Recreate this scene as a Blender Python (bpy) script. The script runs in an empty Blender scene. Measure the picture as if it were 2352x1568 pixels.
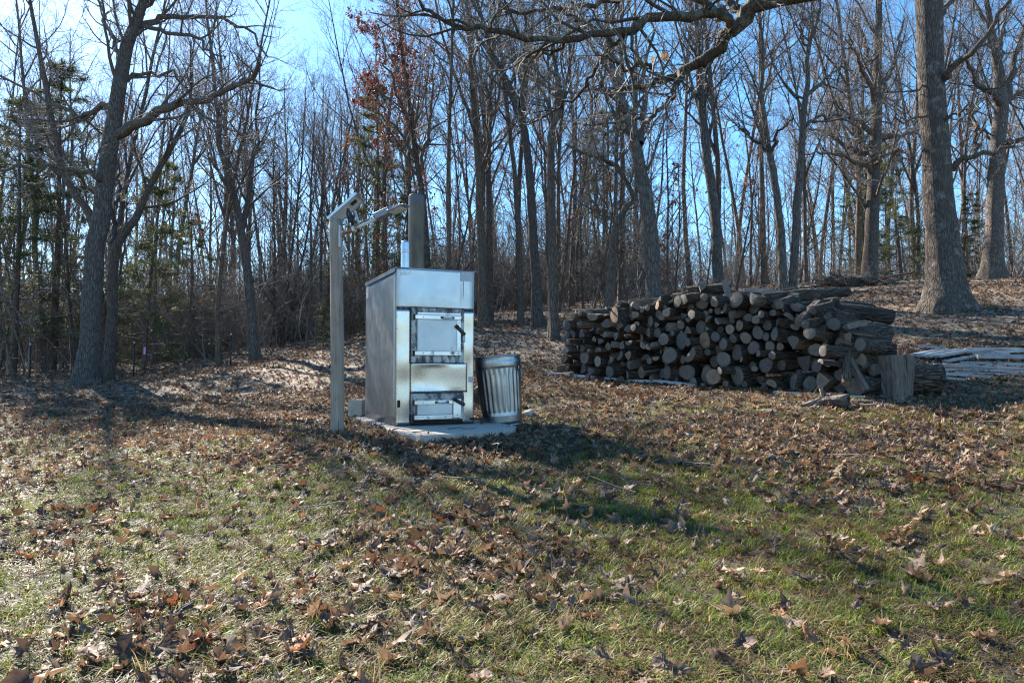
import bpy, bmesh, math, random
import numpy as np
from mathutils import Vector, Matrix, Euler
R = math.radians
random.seed(7); RNG = np.random.default_rng(11)
SC = bpy.context.scene
COL = SC.collection

# ---------------------------------------------------------------- camera
F = 1590.0; CU, CV = 1176.0, 784.0            # focal length / centre in photo pixels (2352 wide)
EYE = 0.65; PITCH = math.atan(61 / F)
cam_d = bpy.data.cameras.new('camera'); cam = bpy.data.objects.new('camera', cam_d); COL.objects.link(cam)
cam.location = (0, 0, EYE); cam.rotation_euler = (math.pi / 2 + PITCH, 0, 0)
cam_d.sensor_width = 36; cam_d.lens = F / 2352 * 36; cam_d.clip_end = 3000; cam_d.clip_start = 0.05
SC.camera = cam
# ---------------------------------------------------------------- world, sun, exposure
SUN_AZ, SUN_EL = R(-38), R(35)                # azimuth from +Y towards +X
w = bpy.data.worlds.new('World'); SC.world = w; w.use_nodes = True
wn, wl = w.node_tree.nodes, w.node_tree.links
wn.clear()
sky = wn.new('ShaderNodeTexSky'); sky.sky_type = 'NISHITA'; sky.sun_disc = False
sky.sun_elevation = SUN_EL; sky.sun_rotation = SUN_AZ; sky.air_density = 1.0; sky.dust_density = 0.22; sky.ozone_density = 4.0
hs = wn.new('ShaderNodeHueSaturation'); hs.inputs['Saturation'].default_value = 1.2; hs.inputs['Hue'].default_value = 0.494
bg = wn.new('ShaderNodeBackground'); bg.inputs[1].default_value = 0.082
wo = wn.new('ShaderNodeOutputWorld')
wl.new(sky.outputs[0], hs.inputs['Color']); wl.new(hs.outputs[0], bg.inputs[0]); wl.new(bg.outputs[0], wo.inputs[0])
SUND = Vector((math.sin(SUN_AZ) * math.cos(SUN_EL), math.cos(SUN_AZ) * math.cos(SUN_EL), math.sin(SUN_EL)))
sl = bpy.data.lights.new('sun', 'SUN'); sl.energy = 5.0; sl.angle = R(0.53); sl.color = (1, 0.93, 0.82)
so = bpy.data.objects.new('sun', sl); COL.objects.link(so); so.rotation_euler = SUND.to_track_quat('Z', 'Y').to_euler()
SC.view_settings.view_transform = 'Standard'; SC.view_settings.look = 'None'
SC.view_settings.exposure = 1.95; SC.view_settings.gamma = 1.0; SC.view_settings.use_curve_mapping = False
SC.cycles.max_bounces = 4; SC.cycles.transparent_max_bounces = 6
SC.cycles.use_denoising = True; SC.cycles.denoiser = 'OPENIMAGEDENOISE'; SC.cycles.denoising_input_passes = 'RGB_ALBEDO_NORMAL'; SC.cycles.denoising_prefilter = 'NONE'; SC.cycles.filter_width = 1.2; SC.cycles.debug_use_spatial_splits = True
SC.cycles.adaptive_threshold = 0.015

# ---------------------------------------------------------------- helpers: pixels, ground
CP, SP = math.cos(PITCH), math.sin(PITCH)
def ray(u, v):
    x, y = (u - CU) / F, -(v - CV) / F
    return np.array([x, CP - y * SP, SP + y * CP])
def at(u, v, Y):
    d = ray(u, v); t = Y / d[1]
    return np.array([d[0] * t, Y, EYE + d[2] * t])
def project(p):
    x, y, z = p[0], p[1], p[2] - EYE
    dep = y * CP + z * SP; up = -y * SP + z * CP
    return CU + F * x / dep, CV - F * up / dep

CTRL = np.array([
 (0,-12,-.7),(-12,-12,-.9),(12,-12,-.4),(-40,-30,-1.5),(40,-30,-.2),(0,-45,-1.5),
 (0,1.5,-.40),(-3,2,-.45),(3,2,-.33),(0,4,-.32),(-4,4,-.40),(4,4,-.18),(-1.2,6.2,-.12),(.6,5.8,-.15),
 (-1.8,7.2,-.05),(-1,7.6,-.07),(-.2,8.2,-.05),(1,7,-.03),(-.6,9.6,0.03),(.2,8.8,.0),(-5,7,-.24),(-9,8,-.3),
 (-9.8,16,.25),(-15,15,.1),(-9,20,.55),(-5,14,.15),(-4.4,20,1.35),(1,20,2.0),(.95,16,1.3),(1,26,2.9),(0,12,.4),
 (4.5,8.8,.27),(.9,12.5,.52),(2.7,10.5,.37),(6,8.5,.2),(8.5,12,.72),(10.6,17,2.1),(18.2,26,4.0),(13.5,26,3.9),
 (8,26,3.55),(5,22,2.55),(4,16,1.5),(15,34,4.5),(25,32,4.8),(8,36,4.5),(0,40,4.2),(-8,40,3.0),(-20,40,1.6),
 (-25,22,.6),(-40,60,2.5),(0,70,5.0),(40,70,4.5),(15,50,4.3),(30,50,4.6),(14,6,.6),(0,130,6),(-90,120,4),(90,120,5),(90,20,6),(-90,20,-.5)], float)
def _tps(r2):
    return np.where(r2 > 1e-12, r2 * np.log(r2 + 1e-12), 0)
def _fit():
    P = CTRL[:, :2]; n = len(P)
    K = _tps(((P[:, None] - P[None]) ** 2).sum(-1)) + np.eye(n) * 0.05
    A = np.zeros((n + 3, n + 3)); A[:n, :n] = K; A[:n, n] = 1; A[:n, n + 1:] = P; A[n, :n] = 1; A[n + 1:, :n] = P.T
    b = np.zeros(n + 3); b[:n] = CTRL[:, 2]
    return np.linalg.solve(A, b)
_W = _fit()
_H = np.random.default_rng(3).random((256, 256))
def vnoise(x, y, s=1.0, o=0):
    x = np.asarray(x, float) / s + 37.3 + o; y = np.asarray(y, float) / s + 91.7 + o * 1.7
    xi, yi = np.floor(x).astype(int), np.floor(y).astype(int); fx, fy = x - xi, y - yi
    fx = fx * fx * (3 - 2 * fx); fy = fy * fy * (3 - 2 * fy)
    h = lambda a, b: _H[a % 256, b % 256]
    return (h(xi, yi) * (1 - fx) + h(xi + 1, yi) * fx) * (1 - fy) + (h(xi, yi + 1) * (1 - fx) + h(xi + 1, yi + 1) * fx) * fy
def gz(x, y):
    x = np.atleast_1d(np.asarray(x, float)); y = np.atleast_1d(np.asarray(y, float))
    xc, yc = np.clip(x, -95, 95), np.clip(y, -45, 130)
    P = CTRL[:, :2]; out = np.empty(len(x))
    for i in range(0, len(x), 20000):
        a, b = xc[i:i + 20000], yc[i:i + 20000]
        r2 = (a[:, None] - P[None, :, 0]) ** 2 + (b[:, None] - P[None, :, 1]) ** 2
        out[i:i + 20000] = _tps(r2) @ _W[:len(P)] + _W[len(P)] + _W[len(P) + 1] * a + _W[len(P) + 2] * b
    near = np.exp(-((x + .7) ** 2 + (y - 8) ** 2) / 1.5)        # keep the slab's surroundings calm
    bump = (vnoise(x, y, 1.1) - .5) * .06 + (vnoise(x, y, .35, 5) - .5) * .03
    return out + bump * (1 - near)
def g1(x, y): return float(gz(x, y)[0])
def ghit(u, v):
    d = ray(u, v); t = 1.5
    for _ in range(4000):
        p = np.array([0, 0, EYE]) + d * t
        if p[2] <= g1(p[0], p[1]): return p
        t *= 1.004
    return p

# ---------------------------------------------------------------- helpers: meshes
def mesh_np(name, verts, faces_list, mat=None, smooth=True, col=None):
    """faces_list: arrays (n,k) of indices"""
    me = bpy.data.meshes.new(name)
    verts = np.asarray(verts, np.float32); me.vertices.add(len(verts)); me.vertices.foreach_set('co', verts.ravel())
    loops = np.concatenate([f.ravel() for f in faces_list]).astype(np.int32)
    tot = np.concatenate([np.full(len(f), f.shape[1]) for f in faces_list]).astype(np.int32)
    st = np.concatenate([[0], np.cumsum(tot)[:-1]]).astype(np.int32)
    me.loops.add(len(loops)); me.loops.foreach_set('vertex_index', loops)
    me.polygons.add(len(tot)); me.polygons.foreach_set('loop_start', st); me.polygons.foreach_set('loop_total', tot)
    me.update(calc_edges=True)
    me.polygons.foreach_set('use_smooth', np.full(len(tot), smooth))
    if col is not None:
        a = me.color_attributes.new('Col', 'FLOAT_COLOR', 'POINT'); a.data.foreach_set('color', np.asarray(col, np.float32).ravel())
    if mat: me.materials.append(mat)
    return me
def link(name, me, parent=None, loc=None, rot=None, scale=None):
    o = bpy.data.objects.new(name, me); COL.objects.link(o)
    if parent is not None: o.parent = parent
    if loc is not None: o.location = loc
    if rot is not None: o.rotation_euler = rot
    if scale is not None: o.scale = scale
    return o
def tag(o, label=None, cat=None, group=None, kind=None):
    if label: o['label'] = label
    if cat: o['category'] = cat
    if group: o['group'] = group
    if kind: o['kind'] = kind
    return o
def empty(name, loc, rz=0):
    o = link(name, None, None, loc, (0, 0, rz)); o.empty_display_size = .1; return o
def bm_obj(name, bm, mat, parent=None, smooth=False, loc=None, rot=None):
    me = bpy.data.meshes.new(name); bmesh.ops.recalc_face_normals(bm, faces=bm.faces[:]); bm.to_mesh(me); bm.free()
    if mat: me.materials.append(mat)
    if smooth: me.polygons.foreach_set('use_smooth', [True] * len(me.polygons))
    return link(name, me, parent, loc, rot)
def box_bm(x0, x1, y0, y1, z0, z1, bev=0.0, bm=None, segs=1):
    bm = bm or bmesh.new()
    vs = [bm.verts.new((x, y, z)) for x in (x0, x1) for y in (y0, y1) for z in (z0, z1)]
    fs = [bm.faces.new([vs[i] for i in q]) for q in ((0, 1, 3, 2), (4, 6, 7, 5), (0, 4, 5, 1), (2, 3, 7, 6), (0, 2, 6, 4), (1, 5, 7, 3))]
    if bev:
        es = list({e for f in fs for e in f.edges})
        bmesh.ops.bevel(bm, geom=es, offset=bev, segments=segs, affect='EDGES', profile=.5)
    return bm
def box(name, dims, mat, parent=None, bev=0.003, loc=None, rot=None):
    return bm_obj(name, box_bm(*dims, bev=bev, segs=2), mat, parent, loc=loc, rot=rot)
def tubes(pts, rad, k):
    """pts (B,N,3), rad (B,N) -> verts, quads"""
    B, N = rad.shape
    T = np.gradient(pts, axis=1); T /= np.linalg.norm(T, axis=2, keepdims=True) + 1e-9
    main = pts[:, -1] - pts[:, 0]; ref = np.zeros((B, 3)); ref[np.arange(B), np.argmin(np.abs(main), axis=1)] = 1
    ref = np.repeat(ref[:, None], N, 1)
    n1 = np.cross(T, ref); n1 /= np.linalg.norm(n1, axis=2, keepdims=True) + 1e-9
    n2 = np.cross(T, n1)
    a = np.arange(k) / k * 2 * np.pi
    V = pts[:, :, None] + rad[:, :, None, None] * (np.cos(a)[None, None, :, None] * n1[:, :, None] + np.sin(a)[None, None, :, None] * n2[:, :, None])
    idx = np.arange(B * N * k).reshape(B, N, k)
    q = np.stack([idx[:, :-1], np.roll(idx, -1, 2)[:, :-1], np.roll(idx, -1, 2)[:, 1:], idx[:, 1:]], -1).reshape(-1, 4)
    return V.reshape(-1, 3), q
def join(parts):
    vs, qs, o = [], [], 0
    for v, q in parts:
        vs.append(v); qs.append(q + o); o += len(v)
    return np.concatenate(vs), np.concatenate(qs)
def tube_obj(name, pts, rad, mat, parent=None, k=8, caps=True):
    pts = np.asarray(pts, float); rad = np.full(len(pts), rad) if np.isscalar(rad) else np.asarray(rad, float)
    v, q = tubes(pts[None], rad[None], k); fl = [q]
    if caps:
        n = len(v); fl.append(np.array([list(range(k))[::-1], list(range(n - k, n))]))
    return link(name, mesh_np(name, v, fl, mat), parent)
def lathe(name, prof, k, mat, parent=None, mod=None, smooth=True):
    prof = np.asarray(prof, float); a = np.arange(k) / k * 2 * np.pi
    r = np.repeat(prof[:, :1], k, 1); z = np.repeat(prof[:, 1:2], k, 1)
    if mod is not None: r = r * (1 + mod(a[None], z))
    V = np.stack([r * np.cos(a), r * np.sin(a), z], -1).reshape(-1, 3)
    idx = np.arange(len(prof) * k).reshape(len(prof), k)
    q = np.stack([idx[:-1], np.roll(idx, -1, 1)[:-1], np.roll(idx, -1, 1)[1:], idx[1:]], -1).reshape(-1, 4)
    return link(name, mesh_np(name, V, [q], mat, smooth), parent)

# ---------------------------------------------------------------- helpers: materials
class M:
    def __init__(s, name):
        s.m = bpy.data.materials.new(name); s.m.use_nodes = True; s.t = s.m.node_tree; s.n = s.t.nodes; s.l = s.t.links
        s.b = s.n['Principled BSDF']; s.out = s.n['Material Output']
    def node(s, ty, ins=None, **kw):
        nd = s.n.new(ty)
        for k, v in kw.items(): setattr(nd, k, v)
        for k, v in (ins or {}).items():
            if hasattr(v, 'is_output') or isinstance(v, bpy.types.NodeSocket): s.l.new(v, nd.inputs[k])
            else: nd.inputs[k].default_value = v
        return nd
    def set(s, **kw):
        for k, v in kw.items():
            k = k.replace('_', ' ')
            if isinstance(v, bpy.types.NodeSocket): s.l.new(v, s.b.inputs[k])
            else: s.b.inputs[k].default_value = v
    def coord(s, which='Object', scale=(1, 1, 1)):
        tc = s.node('ShaderNodeTexCoord'); mp = s.node('ShaderNodeMapping', {'Vector': tc.outputs[which], 'Scale': scale}); return mp.outputs[0]
    def noise(s, vec, scale, detail=4, rough=.6, dist=0.0):
        return s.node('ShaderNodeTexNoise', {'Vector': vec, 'Scale': scale, 'Detail': detail, 'Roughness': rough, 'Distortion': dist}).outputs[0]
    def ramp(s, fac, stops, interp='LINEAR'):
        r = s.node('ShaderNodeValToRGB', {'Fac': fac}); r.color_ramp.interpolation = interp
        e = r.color_ramp.elements
        while len(e) < len(stops): e.new(.5)
        for i, (p, c) in enumerate(stops):
            e[i].position = p; e[i].color = (*c, 1) if not np.isscalar(c) else (c, c, c, 1)
        return r.outputs[0]
    def mix(s, fac, a, b, mode='MIX'):
        nd = s.node('ShaderNodeMix', data_type='RGBA', blend_type=mode)
        for i, v in ((0, fac), (6, a), (7, b)):
            if isinstance(v, bpy.types.NodeSocket): s.l.new(v, nd.inputs[i])
            else: nd.inputs[i].default_value = v if np.isscalar(v) else (*v[:3], 1)
        return nd.outputs[2]
    def math(s, op, a, b=0.0, c=None, clamp=False):
        nd = s.node('ShaderNodeMath', operation=op, use_clamp=clamp)
        for i, v in enumerate((a, b) if c is None else (a, b, c)):
            if isinstance(v, bpy.types.NodeSocket): s.l.new(v, nd.inputs[i])
            else: nd.inputs[i].default_value = v
        return nd.outputs[0]
    def bump(s, h, strength=.5, dist=.01):
        nd = s.node('ShaderNodeBump', {'Height': h, 'Strength': strength, 'Distance': dist}); s.l.new(nd.outputs[0], s.b.inputs['Normal']); return nd
    def rand(s): return s.node('ShaderNodeObjectInfo').outputs['Random']
    def sep(s, vec):
        return s.node('ShaderNodeSeparateXYZ', {'Vector': vec}).outputs
    def band(s, x, lo, hi, soft=.004):
        a = s.node('ShaderNodeMapRange', {'Value': x, 'From Min': lo - soft, 'From Max': lo + soft}).outputs[0]
        b = s.node('ShaderNodeMapRange', {'Value': x, 'From Min': hi - soft, 'From Max': hi + soft, 'To Min': 1.0, 'To Max': 0.0}).outputs[0]
        return s.math('MULTIPLY', a, b)

def bark_mat(name, dark, light, lichen=None, vs=.16, scale=36, bump=.022, lich_amt=.55):
    m = M(name); v = m.coord('Object', (1, 1, vs))
    n1 = m.noise(v, scale, 6, .65, .8); vor = m.node('ShaderNodeTexVoronoi', {'Vector': v, 'Scale': scale * .8}, feature='DISTANCE_TO_EDGE').outputs[0]
    f = m.math('MULTIPLY', n1, m.math('ADD', .2, m.math('MINIMUM', m.math('MULTIPLY', vor, 4.0), .8)))
    c = m.ramp(f, [(.08, dark), (.55, light)])
    big = m.noise(m.coord('Object'), 1.6, 3, .6)
    c = m.mix(m.ramp(big, [(.35, 0.0), (.7, .6)]), c, tuple(x * .55 for x in light), 'MIX')
    if lichen:
        ln = m.noise(m.coord('Object'), 5.0, 5, .7)
        c = m.mix(m.ramp(ln, [(lich_amt, 0.0), (lich_amt + .08, .75)]), c, lichen)
    tint = m.ramp(m.rand(), [(0, (.75, .75, .8)), (1, (1.2, 1.1, 1.0))])
    c = m.mix(1.0, c, tint, 'MULTIPLY')
    m.set(Base_Color=c, Roughness=.9); m.b.inputs['Specular IOR Level'].default_value = .2
    m.bump(f, 1.0, bump); return m.m
MAT = {}
MAT['bark'] = bark_mat('bark', (.04, .032, .027), (.19, .155, .13))
MAT['bark_grey'] = bark_mat('bark_grey', (.035, .03, .027), (.20, .175, .155), (.25, .25, .23), lich_amt=.6)
MAT['bark_pale'] = bark_mat('bark_pale', (.045, .037, .032), (.175, .148, .126), (.27, .25, .225), scale=30, bump=.03, lich_amt=.56)
MAT['bark_limb'] = bark_mat('bark_limb', (.03, .025, .02), (.115, .092, .072), (.16, .16, .125), scale=34, bump=.015, lich_amt=.52)
def twig_mat():
    m = M('twig'); c = m.ramp(m.rand(), [(0, (.14, .115, .10)), (.5, (.19, .16, .14)), (1, (.25, .21, .185))])
    m.set(Base_Color=c, Roughness=.75); m.b.inputs['Specular IOR Level'].default_value = .3; return m.m
MAT['twig'] = twig_mat()
def leafy(name, stops, trans=.35, rough=.5, attr=False, vein=True):
    m = M(name)
    r = m.rand(); c = m.ramp(r, stops)
    if attr:
        a = m.node('ShaderNodeAttribute', attribute_name='Col').outputs['Color']
        c = m.mix(1.0, a, m.ramp(r, [(0, (.75, .75, .75)), (1, (1.25, 1.2, 1.1))]), 'MULTIPLY')
    else:
        n = m.noise(m.coord('Object'), 60, 3, .6); c = m.mix(1.0, c, m.ramp(n, [(.3, .7), (.7, 1.2)]), 'MULTIPLY')
        if vein: m.bump(n, .4, .004)
    m.set(Base_Color=c, Roughness=rough); m.b.inputs['Specular IOR Level'].default_value = .22 if attr else .28
    tr = m.node('ShaderNodeBsdfTranslucent', {'Color': m.mix(1.0, c, (1.2, 1.0, .75), 'MULTIPLY')})
    mx = m.node('ShaderNodeMixShader', {0: trans, 1: m.b.outputs[0], 2: tr.outputs[0]}); m.l.new(mx.outputs[0], m.out.inputs[0]); return m.m
MAT['leaf'] = leafy('leaf', [(0, (.085, .058, .046)), (.35, (.15, .10, .074)), (.65, (.215, .148, .105)), (.92, (.32, .235, .17)), (.96, (.24, .12, .065)), (1, (.22, .085, .045))], .24, .62)
MAT['leaf_red'] = leafy('leaf_red', [(0, (.12, .045, .035)), (.5, (.18, .07, .045)), (1, (.27, .12, .055))], .4, .5, vein=False)
MAT['grass'] = leafy('grass', [(0, (.1, .1, .1)), (1, (.2, .2, .2))], .42, .5, attr=True)
MAT['needle'] = leafy('needle', [(0, (.06, .085, .04)), (1, (.095, .12, .055))], .45, .5, vein=False)
def ground_mat():
    m = M('ground_soil'); v = m.coord('Object')
    n = m.noise(v, 1.3, 5, .6); n2 = m.noise(v, 28, 6, .75); n3 = m.noise(v, 8, 4, .6)
    c = m.ramp(n2, [(.25, (.015, .012, .009)), (.5, (.05, .036, .025)), (.75, (.12, .088, .06))])
    c = m.mix(m.ramp(n, [(.42, 0.0), (.62, .55)]), c, m.ramp(n3, [(.3, (.045, .055, .02)), (.7, (.13, .13, .055))]))
    vo = m.node('ShaderNodeTexVoronoi', {'Vector': v, 'Scale': 9.0, 'Randomness': 1.0}); 
    lc = m.ramp(m.sep(vo.outputs['Color'])[0], [(0, (.07, .045, .03)), (.5, (.2, .14, .1)), (.8, (.33, .25, .18)), (1, (.42, .33, .25))])
    far = m.node('ShaderNodeMapRange', {'Value': m.sep(v)[1], 'From Min': 8.0, 'From Max': 18.0}).outputs[0]
    c = m.mix(m.math('MULTIPLY', far, .8), c, lc)
    m.set(Base_Color=c, Roughness=.9); m.bump(m.math('ADD', n2, m.math('MULTIPLY', n3, 1.0)), .9, .03); return m.m
MAT['ground'] = ground_mat()
def steel_mat(name, base, rough, wav=.02, wscale=2.5, streak=True, dirt=.0, shape=None):
    m = M(name); v = m.coord('Object')
    n = m.noise(v, wscale, 0, .5); fine = m.noise(m.coord('Object', (60, 60, 4)), 3, 3, .6)
    blotch = m.noise(v, 6, 5, .65)
    c = m.ramp(blotch, [(.3, tuple(x * .9 for x in base)), (.7, base)])
    rg = m.ramp(blotch, [(.3, rough * .85), (.7, rough * 1.2)])
    met = 1.0
    if dirt:
        d = m.noise(m.coord('Object', (1, 1, .45)), 9, 6, .7); dm = m.ramp(d, [(1 - dirt - .12, 0.0), (1 - dirt, .9)])
        c = m.mix(dm, c, (.05, .04, .035)); rg = m.mix(dm, rg, (.8, .8, .8))
        met = m.math('SUBTRACT', 1.0, m.math('MULTIPLY', dm, .9))
    if shape: c, rg, met = shape(m, v, c, rg, met)
    m.set(Base_Color=c, Roughness=rg, Metallic=met)
    m.bump(n, 1.0, wav); return m.m
def simple(name, col, rough=.6, metal=0.0, var=.25, scale=20, bump=.002, vs=1.0):
    m = M(name); n = m.noise(m.coord('Object', (1, 1, vs)), scale, 5, .65)
    c = m.ramp(n, [(.3, tuple(x * (1 - var) for x in col)), (.7, tuple(min(1, x * (1 + var)) for x in col))])
    m.set(Base_Color=c, Roughness=rough, Metallic=metal); m.bump(n, .6, bump); return m.m

# ---------------------------------------------------------------- ground
def build_ground():
    n = 300; a = np.linspace(-1, 1, n)
    X, Y = np.meshgrid(3 * np.sinh(5.6 * a), 5 + 3 * np.sinh(5.6 * a), indexing='ij')
    x, y = X.ravel(), Y.ravel(); z = gz(x, y)
    idx = np.arange(n * n).reshape(n, n)
    q = np.stack([idx[:-1, :-1], idx[1:, :-1], idx[1:, 1:], idx[:-1, 1:]], -1).reshape(-1, 4)
    o = link('ground', mesh_np('ground', np.stack([x, y, z], 1), [q], MAT['ground'])); tag(o, kind='structure'); return o
GROUND = build_ground()

# ---------------------------------------------------------------- trees
def unit(v): return v / (np.linalg.norm(v, axis=-1, keepdims=True) + 1e-9)
def grow(start, d, length, nseg, wander, up, rng):
    B = len(start); P = np.empty((B, nseg + 1, 3)); P[:, 0] = start; d = unit(d); step = (length / nseg)[:, None]
    for i in range(nseg):
        d = unit(d + rng.normal(0, wander, (B, 3)) + np.array([0, 0, up]))
        P[:, i + 1] = P[:, i] + d * step
    return P
def sprout(P, Rad, n, t0, t1, ang, asd, ratio, rng, lens, lenvar=.35, keep=None):
    """n children on each parent polyline; returns start, dir, length, parent radius"""
    B, N, _ = P.shape
    t = (t0 + (t1 - t0) * (np.arange(n)[None] + rng.random((B, n))) / n)
    f = t * (N - 1); i = np.minimum(f.astype(int), N - 2); fr = (f - i)[..., None]; b = np.arange(B)[:, None]
    p = P[b, i] * (1 - fr) + P[b, i + 1] * fr; tan = unit(P[b, i + 1] - P[b, i])
    r = Rad[b, i] * (1 - fr[..., 0]) + Rad[b, i + 1] * fr[..., 0]
    rv = unit(rng.normal(0, 1, (B, n, 3))); side = unit(rv - (rv * tan).sum(-1, keepdims=True) * tan)
    an = rng.normal(ang, asd, (B, n))[..., None]
    d = tan * np.cos(an) + side * np.sin(an)
    L = lens[:, None] * ratio * (1 - .55 * t) * (1 + rng.uniform(-lenvar, lenvar, (B, n)))
    return p.reshape(-1, 3), d.reshape(-1, 3), L.ravel(), r.ravel()
def radii(r0, N, end): return r0[:, None] * np.linspace(1, end, N)[None]
def twigs(P, Rad, L, rng, n2=7, n3=6, n4=3, up=.05, ang=.75, ratio=.5, kmin=3, wander=.22, r2=.6, tmin=.2):
    """limbs -> sub-limbs -> twigs; returns list of (verts, quads), twig ends and the twig centre points"""
    out = []; tips = []
    s, d, l, r = sprout(P, Rad, n2, tmin, 1.0, ang, .2, ratio, rng, L)
    P2 = grow(s, d, l, 5, wander, up, rng); R2 = radii(np.minimum(r * r2, .004 + l * .014), 6, .3); out.append(tubes(P2, R2, 4))
    s, d, l, r = sprout(P2, R2, n3, .15, 1.0, ang, .25, .55, rng, l)
    P3 = grow(s, d, l, 4, wander, up, rng); R3 = radii(np.minimum(r * .7, .004 + l * .009), 5, .45); out.append(tubes(P3, R3, kmin))
    tips.append(P3[:, -1])
    if n4:
        s, d, l, r = sprout(P3, R3, n4, .15, 1.0, ang, .25, .6, rng, l)
        P4 = grow(s, d, l, 2, wander, up, rng); R4 = radii(np.clip(r * .75, .0028, .006), 3, .6); out.append(tubes(P4, R4, 3))
        tips.append(P4[:, -1])
    return out, np.concatenate(tips)
def forest_proto(seed, H, r0, n1=17, fork=False, t0=.38, ang=.62, n2=7, n3=6, n4=3, lean=.02):
    rng = np.random.default_rng(seed)
    P = grow(np.array([[0, 0, -.4]]), np.array([[rng.normal(0, lean), rng.normal(0, lean), 1]]), np.array([H]), 14, .035, .03, rng)
    tt = np.linspace(0, 1, 15); rad = r0 * (1 - tt) ** .8 + .012 + r0 * .5 * np.exp(-tt * 26)
    Rd = rad[None]
    tr = tubes(P, Rd, 9)
    s, d, l, r = sprout(P, Rd, n1, t0, .99, ang, .15, .36, rng, np.array([H]))
    l *= np.where(rng.random(len(l)) < .25, .5, 1.0)
    P1 = grow(s, d, l, 8, .12, .06, rng); R1 = radii(np.minimum(r * .62, .010 + l * .011), 9, .2)
    br = [tubes(P1, R1, 5)]
    s, d, le, r = sprout(P, Rd, 14, .07, .5, 1.0, .25, .11, rng, np.array([H])); Pe = grow(s, d, le, 5, .16, .05, rng); Re = radii(np.minimum(r * .3, .004 + le * .007), 6, .3); br.append(tubes(Pe, Re, 4))
    te, _ = twigs(Pe, Re, le, rng, 5, 4, 0, up=.03, ang=.8)
    tw, tips = twigs(P1, R1, l, rng, n2, n3, n4, up=.06, ang=.7)
    tw += te
    if fork:                                     # a second stem leaving the trunk low down
        s, d, l, r = sprout(P, Rd, 1, .28, .34, .32, .05, .7, rng, np.array([H])); l[:] = H * .62
        Pf = grow(s, d, l, 10, .05, .12, rng); Rf = radii(r * .75, 11, .15); br.append(tubes(Pf, Rf, 6))
        s, d, l, r = sprout(Pf, Rf, 9, .3, .99, .6, .15, .4, rng, l)
        P1 = grow(s, d, l, 8, .1, .1, rng); R1 = radii(np.minimum(r * .6, .012 + l * .012), 9, .2); br.append(tubes(P1, R1, 5))
        t2, tp = twigs(P1, R1, l, rng, n2, n3, n4, up=.1, ang=.6); tw += t2; tips = np.concatenate([tips, tp])
    tm = mesh_np('trunk', *[(lambda v, q: v)(*tr)], [tr[1]], MAT['bark'])
    v, q = join(br); bm_ = mesh_np('crown', v, [q], MAT['bark'])
    v, q = join(tw); twm = mesh_np('twigs', v, [q], MAT['twig'])
    return dict(trunk=tm, crown=bm_, twigs=twm, H=H, tips=tips)
def place_tree(pr, x, y, rz, sc, label, cat='tree', group=None, name='bare_tree', bark=None):
    o = link(name, pr['trunk'], None, (x, y, g1(x, y)), (0, 0, rz), (sc, sc, sc))
    tag(o, label, cat, group)
    c = link('crown', pr['crown'], o)
    link('twigs', pr['twigs'], c)
    return o
PROTO = [forest_proto(100 + i, H, r, n1, fork, t0) for i, (H, r, n1, fork, t0) in enumerate([
    (17, .095, 16, False, .40), (18, .115, 15, True, .42), (15, .07, 15, False, .35), (19, .11, 16, False, .45), (16, .09, 14, True, .38),
    (13, .055, 14, False, .30), (18, .13, 16, False, .34), (14, .06, 13, False, .42)])]
SAPL = [forest_proto(140 + i, H, r, 13, False, .18, .6, 6, 4, 2, lean=.1) for i, (H, r) in enumerate([(7, .035), (9, .05), (5.5, .03)])]

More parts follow.
